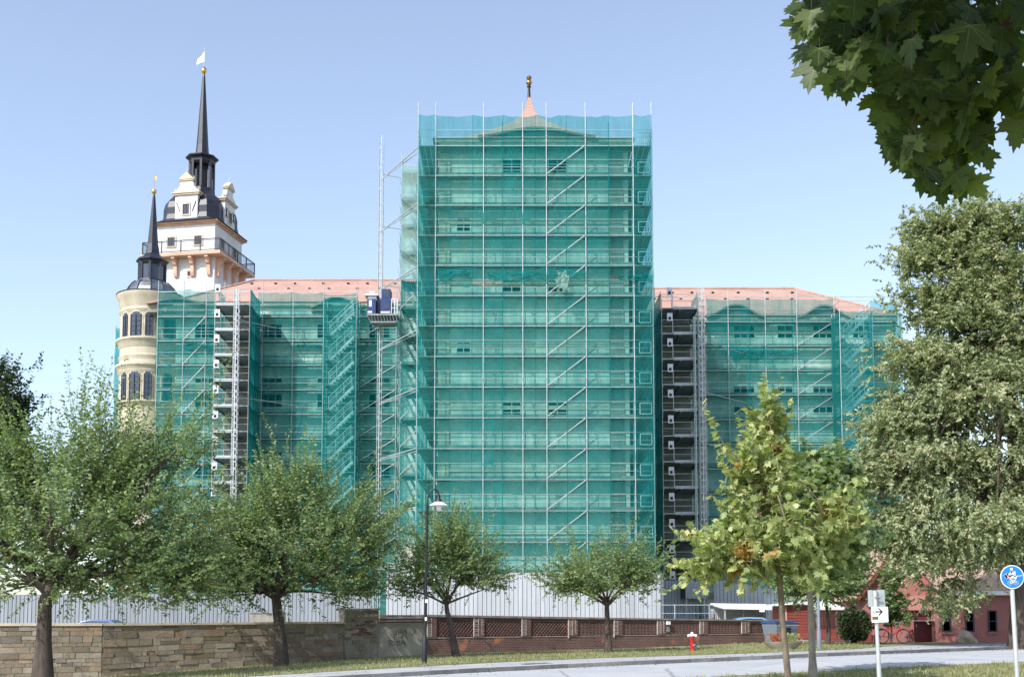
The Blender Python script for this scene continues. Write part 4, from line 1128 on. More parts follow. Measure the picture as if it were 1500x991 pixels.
# ------------------------------------------------------------------ scaffolds
class Vn:                                # cheap smooth value noise for wrinkles
    def __init__(s, seed): s.t = np.random.default_rng(seed).normal(size=(64, 64))
    def __call__(s, x, y):
        xi, yi = math.floor(x), math.floor(y); fx, fy = x-xi, y-yi
        fx, fy = fx*fx*(3-2*fx), fy*fy*(3-2*fy)
        q = lambda i, j: s.t[i % 64, j % 64]
        return (q(xi,yi)*(1-fx)+q(xi+1,yi)*fx)*(1-fy) + (q(xi,yi+1)*(1-fx)+q(xi+1,yi+1)*fx)*fy
vn = Vn(3); vn2 = Vn(8)
def net(parent, p0, p1, out, z0, z1, levels, name="debris_net", mat='net', amp=.05, fold=0.0, fold_dir=1, res=.26, bays=None):
    """net from p0 to p1 (plan points), bulging towards 'out' between the levels it is tied to"""
    p0, p1, out = Vector(p0), Vector(p1), Vector(out); L = (p1-p0).length
    n = max(2, int(L/res)+1); zs_ = []
    lv = sorted([z for z in levels if z0 < z < z1]); stops = [z0]+lv+[z1]
    for a, b in zip(stops, stops[1:]):
        m = max(2, int((b-a)/res)); zs_ += [(a+(b-a)*k/m, k/m, b-a) for k in range(m)]
    zs_.append((z1, 0, 1))
    P = []
    sd = p0.x*3.1+p0.y
    for i in range(n+1):
        u = i/n; s_ = L*u; row = []
        bu = abs(math.sin(math.pi*(u*(bays or max(1, round(L/2.6))))))
        for z, w_, h in zs_:
            o = amp*(.25+.75*bu)*math.sin(math.pi*w_)*(.6+.5*vn(s_*.4+sd, z*.5)) + .018*vn2(s_*2.1+sd, z*1.1) + .01*vn(s_*4.5, z*2+sd)
            o += .02*vn2(s_*3.2+sd, z*.23+7) + .03*vn(s_*.9+sd*2, z*.9)
            zz_ = z - (.10*bu+.04*vn(s_*2, sd) if z >= z1-1e-6 else 0)
            if fold:
                uu = u if fold_dir > 0 else 1-u
                c = .62*(1-w_)+.02
                tri = uu/c if uu < c else max(0, 1-(uu-c)/(1-c)*.85)
                o += fold*tri*(1-w_)*(.8+.3*vn(z*.7, 3)) if h > 1 else 0
            q = p0 + (p1-p0)*u + out*max(o, -.005)
            row.append((q.x, q.y, zz_))
        P.append(row)
    mb = MB(); mb.grid(P); return mb.build(name, M[mat], parent, smooth=True, fix=False)
def rail_set(parent, pts, z, name="guard_rail", toe=True, w_=.042, front=0.0):
    mb = MB()
    for a, b in zip(pts, pts[1:]):
        if front:                       # thin rails on the street side of the net, toe board behind it
            for h in (.5, 1.0): mb.bar((a[0], a[1]-front, z+h), (b[0], b[1]-front, z+h), .019)
            continue
        mb.bar((a[0], a[1], z+.5), (b[0], b[1], z+.5), w_*.8); mb.bar((a[0], a[1], z+1.0), (b[0], b[1], z+1.0), w_*.8)
        if toe: mb.bar((a[0], a[1], z+.09), (b[0], b[1], z+.07), .03, .11)
    return mb.build(name, M['steel'], parent)
def deck_mesh(x0, x1, y0, y1, z, along_x=True, pl=.34):
    mb = MB(); rr = random.Random(int(x0*10+z*3))
    if along_x:
        n = max(1, round((y1-y0)/pl)); xk = x0
        while xk < x1-.05:
            xe = min(xk+2.6, x1)
            for k in range(n): mb.box((xk+.01, y0+(y1-y0)*k/n+.012, z-.06+rr.uniform(-.004, .004)), (xe-.01, y0+(y1-y0)*(k+1)/n-.012, z))
            xk = xe
    else:
        n = max(1, round((x1-x0)/pl))
        yk = y0
        while yk < y1-.05:
            ye = min(yk+2.6, y1)
            for k in range(n): mb.box((x0+(x1-x0)*k/n+.012, yk+.01, z-.06), (x0+(x1-x0)*(k+1)/n-.012, ye-.01, z))
            yk = ye
    return mb
def standards(parent, pts, z0, z1, r=.031):
    first = None
    for x, y in pts:
        if first is None:
            mb = MB(); mb.tube([(x, y, z0), (x, y, z1)], r, 6)
            z = z0+1
            while z < z1: mb.tube([(x, y, z), (x, y, z+.09)], r*1.5, 6); z += 2
            first = mb.build("standard", M['steel'], parent, smooth=True); fx, fy = x, y
        else: copy_part(first, parent, (x-fx, y-fy, 0))
def levels_copy(first, parent, zs_):
    z0 = zs_[0]
    for z in zs_[1:]: copy_part(first, parent, (0, 0, z-z0))

# central scaffold ---------------------------------------------------
fx = [xat(p, YS, 500) for p in (611, 637, 708, 766, 801, 859, 929.5, 957)]
zC = [4.75+2.0*k for k in range(15)]
zNt = zat(168, YS)
gz = .3
t = thing("scaffold", "tallest scaffold under green netting in front of the central castle block", "scaffold", ((fx[0]+fx[-1])/2, YS, gz), group=None)
standards(t, [(x, YS) for x in fx], gz, zat(150, YS))
standards(t, [(x, YS+.73) for x in fx[1:-1]], gz, EAVE_C-.95)
rows = [YS+1.05+2.57*k for k in range(1, 7)]
standards(t, [(x, y) for x in (fx[0], fx[1]-.02, fx[6]+.02, fx[7]) for y in rows], gz, zC[-1]+2.0)
d = deck_mesh(fx[1], fx[6], YS+.16, YS+.82, zC[0], True, .33).build("deck", M['deck'], t); levels_copy(d, t, zC)
for xa, xb in ((fx[0]+.05, fx[1]-.05), (fx[6]+.05, fx[7]-.05)):
    d = deck_mesh(xa, xb, YS+.08, rows[-1], zC[0], False).build("deck", M['deck'], t); levels_copy(d, t, zC)
fr = rail_set(t, [(x, YS+.16) for x in fx], zC[0], front=.19); levels_copy(fr, t, zC)
mb = MB(); mb.box((fx[1], YS+.13, zC[0]+.003), (fx[6], YS+.155, zC[0]+.2)); tb_ = mb.build("toe_board", M['deck'], t); levels_copy(tb_, t, zC)
mb = MB()
for x in fx[1:-1]: mb.bar((x, YS, zC[0]-.12), (x, YS+.73, zC[0]-.12), .06)
mb.bar((fx[0], YS-.01, zC[0]-.06), (fx[-1], YS-.01, zC[0]-.06), .035); mb.bar((fx[1], YS+.73, zC[0]-.12), (fx[6], YS+.73, zC[0]-.12), .05)
lg = mb.build("ledger", M['steel'], t); levels_copy(lg, t, zC)
mb = MB(); mb.bar((fx[4], YS-.04, zC[0]+.02), (fx[5], YS-.04, zC[0]+1.98), .05); br = mb.build("diagonal_brace", M['steel'], t); levels_copy(br, t, zC[:-1])
for xa, xb in ((fx[0], fx[0]), (fx[7], fx[7])):
    pts = [(xa, YS)]+[(xa, y) for y in rows]
    s_ = rail_set(t, pts, zC[0]); levels_copy(s_, t, zC)
# small gate frames on the right end, as on the photographed landings
mb = MB(); z = zC[0]; xg0, xg1 = fx[6]+.35, fx[7]-.12
for a, b in (((xg0, z+.25), (xg1, z+.25)), ((xg0, z+.95), (xg1, z+.95)), ((xg0, z+.25), (xg0, z+.95)), ((xg1, z+.25), (xg1, z+.95))): mb.bar((a[0], YS+.3, a[1]), (b[0], YS+.3, b[1]), .045)
gf_ = mb.build("gate_frame", M['alu'], t); levels_copy(gf_, t, zC)
zmid = zat(404, YS)
sheets = [xat(p, YS, 500) for p in (637, 691, 736, 784, 830, 893, 929.5)]
for i in range(6):                      # lengths of net side by side, lapped at the seams, renewed above mid height
    a, b = sheets[i], sheets[i+1]+(.05 if i < 5 else 0)
    net(t, (a, YS+.06+.012*(i % 2)), (b, YS+.06+.012*(i % 2)), (0, -1), zat(839, YS)+.1*vn(i, 1), zmid+.25*vn(i, 4), zC, amp=.085, res=.24)
    net(t, (a, YS+.085+.012*(i % 2)), (b, YS+.085+.012*(i % 2)), (0, -1), zmid-.15+.2*vn(i, 7), zNt, zC+[zC[-1]+1], amp=.085, res=.24)
net(t, (fx[0], YS-.05), (fx[1]-.04, YS-.05), (0, -1), zat(839, YS), zNt, zC, amp=.03, fold=.34, fold_dir=1, bays=1)
net(t, (fx[6]+.04, YS-.05), (fx[7], YS-.05), (0, -1), zat(839, YS), zNt, zC, amp=.03, fold=.28, fold_dir=-1, bays=1)
net(t, (fx[0]-.06, YS), (fx[0]-.06, rows[-1]), (-1, 0), 3.0, zNt-1, zC, amp=.08, res=.5)
net(t, (fx[7]+.06, YS), (fx[7]+.06, rows[-1]), (1, 0), 3.0, zNt-1, zC, amp=.08, res=.5)
mb = MB()
for px in (736, 830, 893):
    x = xat(px, YS, 500); zz = gz+4
    P = [(x+.02*vn(z_*.5, px), YS-.16, z_) for z_ in np.arange(zat(838, YS), zNt-.3, .5)]
    for a, b in zip(P, P[1:]): mb.bar(a, b, .035, .01)
    q = mb.build("net_seam", M['net_dense'], t); mb = MB()
# gathered overlap of two net lengths
def gather(parent, px0, px1, py0, py1, Y, seed, skip=()):
    xa, xb = xat(px0, Y, py0), xat(px1, Y, py0); za, zb_ = zat(py1, Y), zat(py0, Y); v = Vn(seed); P = []
    n = int((xb-xa)/.11)
    for i in range(n+1):
        x = xa+(xb-xa)*i/n; row = []
        dz = .12*v(x*.9, 1)
        for j in range(8):
            w_ = j/7; y = Y-.14-.11*abs(v(x*3.2, j*.8))-.08*math.sin(math.pi*w_)
            row.append((x+.05*v(x*2, j), y, za+(zb_-za)*w_+dz*(1-w_)+.05*v(x*4, j*2)))
        P.append(row)
    mb = MB(); mb.grid(P); mb.build("net_overlap", M['net'], parent, fix=False)
gather(t, 641, 690, 396, 408, YS, 3); gather(t, 715, 800, 400, 411, YS, 5); gather(t, 802, 858, 397, 412, YS, 6); gather(t, 905, 956, 404, 413, YS, 7)
mb = MB(); v = Vn(21); P = []
for i in range(9):
    row = []
    for j in range(9):
        p = at(816+17*i/8+2*v(i*.8, j*.5), 425-26*j/8+3*v(j, i*.6), YS-.3-.16*abs(v(i*.9, j*.9))); row.append(tuple(p))
    P.append(row)
mb.grid(P); q = mb.build("torn_sheet", M['net_pale_and_lit'], t, fix=False); q["label"] = "torn white scrap caught in the net"

# stair scaffold attached to the left flank ---------------------------
YL = 81.0
xs_ = [xat(586, YL, 600), fx[0]-.16]
zL_ = [z for z in [zat(252, YL)-2.0*k for k in range(14)] if z > 2.5]
zT = zat(243, YL)
t = thing("scaffold", "narrow scaffold with folded green net, its upper part coloured as sunlit, attached to the left flank of the tallest scaffold", "scaffold", (xs_[0], YL, gz))
standards(t, [(x, y) for x in xs_ for y in (YL, YL+2.5)], gz, zT+.9)
d = deck_mesh(xs_[0]+.05, xs_[1]-.05, YL+.08, YL+2.45, zL_[0], False).build("deck", M['deck'], t); levels_copy(d, t, zL_)
s_ = rail_set(t, [(xs_[0], YL+2.5), (xs_[0], YL), (xs_[1], YL)], zL_[0]); levels_copy(s_, t, zL_)
mb = MB(); mb.bar((xs_[0], YL-.1, zL_[1]), (xs_[1], YL-.1, zL_[1]+1.7), .09, .03); br = mb.build("diagonal_brace", M['alu'], t); levels_copy(br, t, zL_[1:])
mb = MB()
for k in range(2): mb.bar((xs_[0]+.2+.5*k, YL+1.2, zL_[1]+1.9), (xs_[0]+1.1+.5*k, YL+.4, zL_[1]+.1), .05, .2)
sf_ = mb.build("stair_flight", M['alu'], t); levels_copy(sf_, t, zL_[1:])
mb = MB(); mb.bar((xs_[0]-.02, YL-.03, zL_[1]+.1), (xs_[0]-.25, YL-.05, zL_[1]+.9), .04); mb.bar((xs_[0]-.02, YL-.03, zL_[1]+1.0), (xs_[0]-.16, YL-.05, zL_[1]+1.6), .04)
bk = mb.build("side_bracket", M['steel_dark'], t); levels_copy(bk, t, zL_[1:])
net(t, (xs_[0], YL-.05), (xs_[1], YL-.05), (0, -1), zL_[-1]-1, zL_[4], zL_, amp=.05, fold=.28, fold_dir=-1, bays=1)
net(t, (xs_[0], YL-.05), (xs_[1], YL-.05), (0, -1), zL_[4]+.02, zT, zL_, amp=.05, fold=.28, fold_dir=-1, bays=1, mat='net_pale_and_lit')  # upper net coloured pale for the sun on its folds
net(t, (xs_[0]-.05, YL), (xs_[0]-.05, YL+2.5), (-1, 0), zL_[-1]-1, zT, zL_, amp=.1, res=.4)

# wing scaffolds -------------------------------------------------------
def wing_scaffold(label, px, opens, zs_, ztop, pz, nets, braces, seams=()):
    X = [xat(p, YWS, 560) for p in px]
    t = thing("scaffold", label, "scaffold", ((X[0]+X[-1])/2, YWS, gz))
    standards(t, [(x, YWS) for x in X], gz, ztop+1.6); standards(t, [(x, YWS+.68) for x in X], gz, zs_[0]+.5)
    d = deck_mesh(X[0], X[-1], YWS+.16, YWS+.78, zs_[0]).build("deck", M['deck'], t); levels_copy(d, t, zs_)
    s_ = rail_set(t, [(x, YWS+.16) for x in X], zs_[0], front=.19); levels_copy(s_, t, zs_)
    mb = MB(); mb.box((X[0], YWS+.13, zs_[0]+.003), (X[-1], YWS+.155, zs_[0]+.18)); tb_ = mb.build("toe_board", M['deck'], t); levels_copy(tb_, t, zs_)
    mb = MB(); mb.bar((X[0], YWS-.01, zs_[0]-.06), (X[-1], YWS-.01, zs_[0]-.06), .035)
    for x in X: mb.bar((x, YWS, zs_[0]-.12), (x, YWS+.68, zs_[0]-.12), .05)
    lg = mb.build("ledger", M['steel'], t); levels_copy(lg, t, zs_)
    mb = MB(); mb.bar((X[0], YWS+.01, zs_[0]+2.0), (X[-1], YWS+.01, zs_[0]+2.0), .05); mb.build("top_rail", M['steel'], t)
    nets2 = []
    for (a, b, zb, zt2, mt) in nets:
        m_ = max(1, round((b-a)/58)); zm = zt2-5.2
        for i in range(m_):
            nets2 += [(a+(b-a)*i/m_, a+(b-a)*(i+1)/m_+(2 if i < m_-1 else 0), zb, zm+.3*vn(i, a), mt), (a+(b-a)*i/m_, a+(b-a)*(i+1)/m_+(2 if i < m_-1 else 0), zm-.2, zt2, mt)]
    for (a, b, zb, zt2, mt) in nets2: net(t, (xat(a, YWS, 560), YWS+.06), (xat(b, YWS, 560), YWS+.06), (0, -1), zb, zt2, zs_, amp=.07, mat=mt)
    for a, b in braces:
        mb = MB(); mb.bar((xat(a, YWS, 560), YWS-.03, zs_[1]+.02), (xat(b, YWS, 560), YWS-.03, zs_[1]+1.98), .05); br = mb.build("diagonal_brace", M['steel'], t); levels_copy(br, t, zs_[1:])
    return t
zLw = [26.3-2*k for k in range(13)]
zRw = [25.87-2*k for k in range(13)]
tl = wing_scaffold("long scaffold under green netting along the left castle wing, beneath the round turret's spire", (229, 267, 300, 327, 383, 428, 473, 522, 580), (), zLw, 27.6, 0,
    [(229, 313, 2.2, zat(424, YWS), 'net'), (376, 472, 2.2, zat(428, YWS), 'net'), (472, 523, 2.2, zat(430, YWS), 'net'), (523, 584, 2.2, zat(444, YWS), 'net')], [(267, 300), (523, 580)])
tl["label"] = "long scaffold under green netting along the left castle wing"
gather(tl, 432, 475, 506, 513, YWS, 11); gather(tl, 272, 312, 505, 511, YWS, 12)
tr = wing_scaffold("long scaffold under green netting along the right castle wing", (960, 985, 1030, 1068, 1122.6, 1169, 1224, 1276, 1318), (), zRw, 26.9, 0,
    [(1036, 1224, zat(860, YWS), zat(437, YWS), 'net'), (1278, 1322, zat(870, YWS), zat(440, YWS), 'net')], [(1169, 1224)])
gather(tr, 1070, 1122, 508, 528, YWS, 14); gather(tr, 1128, 1168, 512, 520, YWS, 15)
# end return of the right scaffold
net(tr, (xat(1322, YWS), YWS), (xat(1322, YWS), YWS+14), (1, 0), 3, 26.5, zRw, res=.6)
net(tl, (xat(228, YWS), YWS), (xat(228, YWS), YWS+1.2), (-1, 0), 3, 27.5, zLw, res=.5)

def stair_tower(label, pa, pb, Yf, zs_, ztop, side):
    xa, xb = xat(pa, Yf, 560), xat(pb, Yf, 560)
    t = thing("stair_scaffold", label, "scaffold", ((xa+xb)/2, Yf, gz))
    standards(t, [(xa, Yf), (xb, Yf), (xa, YWS-.15), (xb, YWS-.15)], gz, ztop+.3)
    mb = MB(); z = zs_[1]
    yy = Yf+.45
    for dy in (0, .62):
        mb.bar((xa+.45, yy+dy, z+.02), (xb-.25, yy+dy, z+1.9), .04, .2)
    for k in range(9): 
        x = xa+.5+(xb-xa-.75)*k/8; mb.box((x-.12, yy+.02, z+.1+1.8*k/8), (x+.12, yy+.6, z+.13+1.8*k/8))
    sf_ = mb.build("stair_flight", M['alu'], t); levels_copy(sf_, t, zs_[1:])
    mb = MB()
    for dy in (-.05, .67):
        for h in (.55, 1.0): mb.bar((xa+.35, yy+dy, z+h), (xb-.35, yy+dy, z+1.8+h), .05)
        for k in range(4): 
            x = xa+.4+(xb-xa-.8)*k/3; mb.bar((x, yy+dy, z+.1+1.8*k/3), (x, yy+dy, z+1.0+1.8*k/3), .04)
    hr = mb.build("handrail", M['alu'], t); levels_copy(hr, t, zs_[1:])
    s_ = rail_set(t, [(xa, YWS-.15), (xa, Yf), (xb, Yf), (xb, YWS-.15)], zs_[0], toe=False); levels_copy(s_, t, zs_)
    d = deck_mesh(xa+.05, xa+.45, Yf+.1, YWS-.2, zs_[0], False).build("deck", M['deck'], t); levels_copy(d, t, zs_)
    net(t, (xa, Yf-.05), (xb, Yf-.05), (0, -1), zs_[-1]-1, ztop, zs_, amp=.05, bays=1)
    net(t, (xa-.05, Yf-.02), (xa-.05, YWS-.1), (-1, 0), zs_[-1]-1, ztop, zs_, amp=.04, bays=1, mat='net_dense' if side < 0 else 'net')
    net(t, (xb+.05, Yf-.02), (xb+.05, YWS-.1), (1, 0), zs_[-1]-1, ztop, zs_, amp=.04, bays=1)
    return t
stair_tower("slim stair scaffold with light metal flights before the left castle wing", 473, 521, 90.0, zLw, zat(438, 90), 1)
stair_tower("slim stair scaffold with light metal flights before the right castle wing beside the linden", 1232, 1280, 89.6, zRw, zat(455, 89.6), -1)

# landing bays -----------------------------------------------------------
def landing(label, pa, pb, Yf, zs_, ztop, gate_px, side):
    xa, xb = xat(pa, Yf, 560), xat(pb, Yf, 560)
    t = thing("landing_scaffold", label, "scaffold", ((xa+xb)/2, Yf, gz))
    standards(t, [(xa, Yf), (xb, Yf), (xa, Yf+1.75), (xb, Yf+1.75)], gz, ztop)
    mb = MB(); z = zs_[0]
    n = 7
    for k in range(n): mb.box((xa+.04, Yf+.1+(YWS-Yf-.2)*k/n, z-.07), (xb-.04, Yf+.1+(YWS-Yf-.2)*(k+1)/n-.05, z))
    for x in (xa+.05, (xa+xb)/2, xb-.05): mb.box((x-.04, Yf+.05, z-.2), (x+.04, YWS-.1, z-.072))
    d = mb.build("platform", M['steel_dark'], t); levels_copy(d, t, zs_)
    mb = MB(); mb.box((xa+(xb-xa)*(.02 if side < 0 else .33), Yf-.03, z-.10), (xb-(xb-xa)*(.3 if side < 0 else .06), Yf+.03, z+.10)); tb = mb.build("toe_board", M['alu'], t); levels_copy(tb, t, zs_)
    mb = MB(); 
    for h in (.55, 1.05): mb.bar((xa, Yf+.01, z+h), (xb, Yf+.01, z+h), .03)
    mb.bar((xa, Yf, z-.02), (xb, Yf, z-.02), .06)
    xg = xa+(xb-xa)*(.62 if side < 0 else .30)
    xe = xb if side < 0 else xa
    mb.bar((xg, Yf-.02, z), (xg, Yf-.02, z+1.1), .05); 
    mb.bar((xa, Yf, z+1.05), (xa, YWS-.1, z+1.05), .03); mb.bar((xb, Yf, z+1.05), (xb, YWS-.1, z+1.05), .03); mb.bar((xa, YWS-.08, z+1.0), (xb, YWS-.08, z+1.0), .03); mb.bar((xa, YWS-.08, z+.55), (xb, YWS-.08, z+.55), .03)
    s_ = mb.build("guard_rail", M['steel'], t); levels_copy(s_, t, zs_)
    # call panel: pale board with a dark opening
    w_ = .42; x0 = gate_px(xa, xb)
    mb = MB(); zz = z+.95
    mb.box((x0, Yf-.10, zz), (x0+w_, Yf-.05, zz+.62)); pn = mb.build("call_panel", M['alu'], t)
    mb = MB(); mb.box((x0+.10, Yf-.115, zz+.1), (x0+.30, Yf-.102, zz+.32)); hb = mb.build("control_box", M['dark'], pn)
    for z2 in zs_[1:]:
        c_ = copy_part(pn, t, (0, 0, z2-z)); copy_part(hb, c_)
    mb = MB(); mb.box((xa+.02, YWS-.05, zs_[-1]-.3), (xb-.02, YWS-.02, zs_[0]+.1)); mb.build("shade_backing", M['facade_grey_and_shade'], t)  # added dark sheet for the shade at the back of the bay
    if side < 0:
        net(t, (xb+.05, Yf), (xb+.05, YWS-.1), (1, 0), zs_[-1]-1, zs_[0]+1.2, zs_, amp=.05, bays=1, mat='net_dense', res=.4)
        net(t, (xa-.05, Yf+1.3), (xa-.05, YWS-.1), (-1, 0), zs_[-1]-1, zs_[0]+1.6, zs_, amp=.05, bays=1, res=.4)
    else:
        net(t, (xa-.05, Yf), (xa-.05, YWS-.1), (-1, 0), zs_[-1]-1, zs_[0]+1.4, zs_, amp=.05, bays=1, mat='net_dense', res=.4)
        net(t, (xb+.05, Yf+.6), (xb+.05, YWS-.1), (1, 0), zs_[-1]-1, zs_[0]+1.5, zs_, amp=.05, bays=1, res=.4)
    return t
landing("open hoist landing scaffold with bare platforms before the left castle wing", 313, 364, 88.5, zLw, 27.6, lambda a, b: a-.02, -1)
lr = landing("open hoist landing scaffold with dark bays right of the tallest scaffold", 970, 1024, 88.0, zRw, 26.6, lambda a, b: a+.42, 1)
# far strip of scaffold behind the turret
Yf = 99.5; xa, xb = xat(168, Yf, 560), xat(190, Yf, 560)
t = thing("scaffold", "thin strip of green netted scaffold behind the round stair turret", "scaffold", (xa, Yf, gz))
zz = [zat(505, Yf)-2*k for k in range(10)]
standards(t, [(xa, Yf), (xb, Yf), (xa, Yf+1.1)], gz, zat(476, Yf))
d = deck_mesh(xa, xb, Yf+.05, Yf+1, zz[0]).build("deck", M['deck'], t); levels_copy(d, t, zz)
s_ = rail_set(t, [(xa, Yf+1.1), (xa, Yf), (xb, Yf)], zz[0]); levels_copy(s_, t, zz)
net(t, (xa, Yf-.05), (xb, Yf-.05), (0, -1), 3, zat(480, Yf), zz, amp=.05); net(t, (xa-.05, Yf), (xa-.05, Yf+1.1), (-1, 0), 3, zat(480, Yf), zz, amp=.05)

# ------------------------------------------------------------------ hoist masts
def mast(label, px, Y, py_top, w_, r=.035, mat='alu', bw=.10):
    x = xat(px, Y, 560); ztop = zat(py_top, Y)
    t = thing("hoist_mast", label, "hoist mast", (x, Y, gz), group="hoist masts on the building site")
    mb = MB(); H = 1.5; z0 = gz
    c = [(x-w_/2, Y-w_/2), (x+w_/2, Y-w_/2), (x+w_/2, Y+w_/2), (x-w_/2, Y+w_/2)]
    for a, b in c: mb.tube([(a, b, z0), (a, b, z0+H)], r, 6)
    for k in range(3):
        z = z0+.5*k+.05
        for i in range(4):
            p, q = c[i], c[(i+1) % 4]; mb.bar((p[0], p[1], z), (q[0], q[1], z), bw if i == 0 else bw*.5, bw*.5)
            if i in (1, 3) : mb.bar((p[0], p[1], z), (q[0], q[1], z+.5), .03)
        if k % 2: mb.bar((c[0][0], c[0][1], z), (c[1][0], c[1][1], z+.5), .03)
    mb.box((x-.03, Y-w_/2-.05, z0), (x+.03, Y-w_/2-.005, z0+H))
    s0 = mb.build("mast_section", M[mat], t)
    k = 1
    while gz+H*(k+1) <= ztop+.4: copy_part(s0, t, (0, 0, H*k)); k += 1
    mb = MB(); mb.box((x-.7, Y-.7, gz-.35), (x+.7, Y+.7, gz-.003)); mb.build("base_frame", M['steel_dark'], t)
    return t, x
m1_, x1_ = mast("lattice hoist mast beside the bare platforms of the left landing scaffold", 345, 87.9, 408, .36, .024, 'alu', .075)
m2_, x2_ = mast("tallest lattice hoist mast with a blue cabin on it, left of the central scaffold", 556, 80.5, 206, .30, .018, 'steel', .036)
m3_, x3_ = mast("lattice hoist mast rising over the right wing beside the dark landing bays", 1028, 87.5, 412, .44, .026, 'alu', .08)
# ties from the tallest mast back to the big scaffold
z0 = None
for py in (262, 338, 424, 511, 590, 672, 752, 830):
    z = zat(py, 80.5)
    if z0 is None:
        mb = MB(); mb.bar((x2_+.1, 80.4, z), (fx[0], YS+1.0, z-.1), .06); mb.bar((x2_+.1, 80.6, z+.35), (xs_[0], YL+.1, z+.3), .04)
        mb.bar((x2_, 80.3, z-.15), (fx[0], YS+1.6, z-.2), .04); tie = mb.build("mast_tie", M['steel'], m2_); z0 = z
    else: copy_part(tie, m2_, (0, 0, z-z0))
z0 = None
for k in range(0, 13, 3):
    z = 24.9-2*k
    if z0 is None:
        mb = MB(); mb.bar((x1_+.2, 88.1, z), (x1_+4.6, YWS, z-.05), .05); mb.bar((x1_+.1, 88.1, z+.2), (x1_+1.2, 91.5, z+.2), .05); tie = mb.build("mast_tie", M['steel'], m1_); z0 = z
    else: copy_part(tie, m1_, (0, 0, z-z0))
z0 = None
for k in range(0, 12, 2):
    z = 23.2-2*k
    if z0 is None:
        mb = MB(); mb.bar((x3_+.2, 87.7, z), (x3_+4.4, YWS, z-.05), .05); mb.bar((x3_-.1, 87.7, z+.2), (x3_-.6, 91.5, z+.2), .05); tie = mb.build("mast_tie", M['steel'], m3_); z0 = z
    else: copy_part(tie, m3_, (0, 0, z-z0))
# cable guide beside the right mast
mb = MB(); mb.tube([(x3_-.52, 87.3, gz), (x3_-.52, 87.3, 25)], .05, 6); mb.tube([(x3_-.62, 87.3, gz), (x3_-.62, 87.3, 25)], .03, 6); mb.build("cable_guide", M['alu'], m3_)
# cabin of the tallest hoist
Yh = 79.6; P_ = lambda px, py: at(px, py, Yh)
xa, xb = xat(539.5, Yh, 460), xat(583.5, Yh, 460); zb_ = zat(463, Yh)
t = thing("hoist_cabin", "dark blue hoist cabin with open platform hanging high on the tallest lattice mast", "hoist cabin", ((xa+xb)/2, Yh, zb_))
mb = MB(); mb.box((xa, Yh-.7, zb_-.12), (xb, Yh+.75, zb_)); 
for k in range(9): x = xa+.3+(xb-xa-.4)*k/8; mb.bar((x, Yh-.68, zb_-.13), (x+.1, Yh-.5, zb_-.55), .05)
mb.bar((xa+.2, Yh-.5, zb_-.55), (xb-.1, Yh-.5, zb_-.55), .08); mb.bar((xa+.2, Yh+.6, zb_-.55), (xb-.1, Yh+.6, zb_-.55), .08); mb.bar((xa, Yh-.66, zb_-.1), (xa+.25, Yh-.5, zb_-.55), .07)
mb.box((xa+.25, Yh-.45, zb_-.5), (xb-.1, Yh+.55, zb_-.46)); mb.build("platform", M['steel_dark'], t)
mb = MB(); xm0, xm1 = xat(560, Yh, 450), xat(573, Yh, 450)
zt1, zt2 = zat(441.5, Yh), zat(426, Yh)
mb.box((xa, Yh-.7, zb_+.003), (xat(552, Yh, 450), Yh+.7, zt1)); mb.box((xm0-.05, Yh-.7, zb_+.003), (xm1+.1, Yh+.7, zt1)); mb.build("side_panels", M['blue'], t)
mb = MB(); mb.box((xm0, Yh-.5, zt1+.003), (xm1, Yh+.5, zt2)); cab = mb.build("cabin", M['blue'], t)
mb = MB(); mb.box((xm0+.2, Yh-.52, zt1+.15), (xm1-.12, Yh-.502, zt2-.1)); mb.build("window", M['glass'], cab)
mb = MB(); mb.box((xm0+.25, Yh-.72, zb_+.35), (xm1-.05, Yh-.702, zt1-.25)); mb.build("hatch", M['glass'], t)
mb = MB(); mb.box((xa+.13, Yh-.72, zb_+.5), (xa+.32, Yh-.702, zb_+.95)); mb.box((xa+.05, Yh-.72, zb_+.05), (xa+.35, Yh-.702, zb_+.18)); mb.box((xm0-.03, Yh-.72, zb_+.05), (xm1, Yh-.702, zb_+.15)); mb.build("white_plate", M['white'], t)
mb = MB()
for x in np.linspace(xm1+.1, xb, 3): mb.bar((x, Yh-.68, zb_), (x, Yh-.68, zt1), .05)
for h in (.4, .8, zt1-zb_): mb.bar((xm1+.1, Yh-.68, zb_+h), (xb, Yh-.68, zb_+h), .04)
mb.bar((xb, Yh-.68, zb_), (xb, Yh+.7, zb_+.9), .04); mb.build("railing", M['alu'], t)
mb = MB(); mb.box((xa-.2, Yh-.5, zt1+.30), (xa+.75, Yh+.3, zt1+.42)); mb.box((xa, Yh-.3, zt1+.003), (xa+.6, Yh+.2, zt1+.297)); mb.box((xa+.1, Yh-.3, zt1+.423), (xa+.5, Yh+.2, zt2-.1)); mb.build("drive_unit", M['zinc'], t)
# bridge from cabin to the mast is its roller frame
mb = MB(); mb.box((x2_-.3, Yh+.45, zb_), (x2_+.3, 80.28, zt1+.4)); mb.build("roller_frame", M['steel_dark'], t)

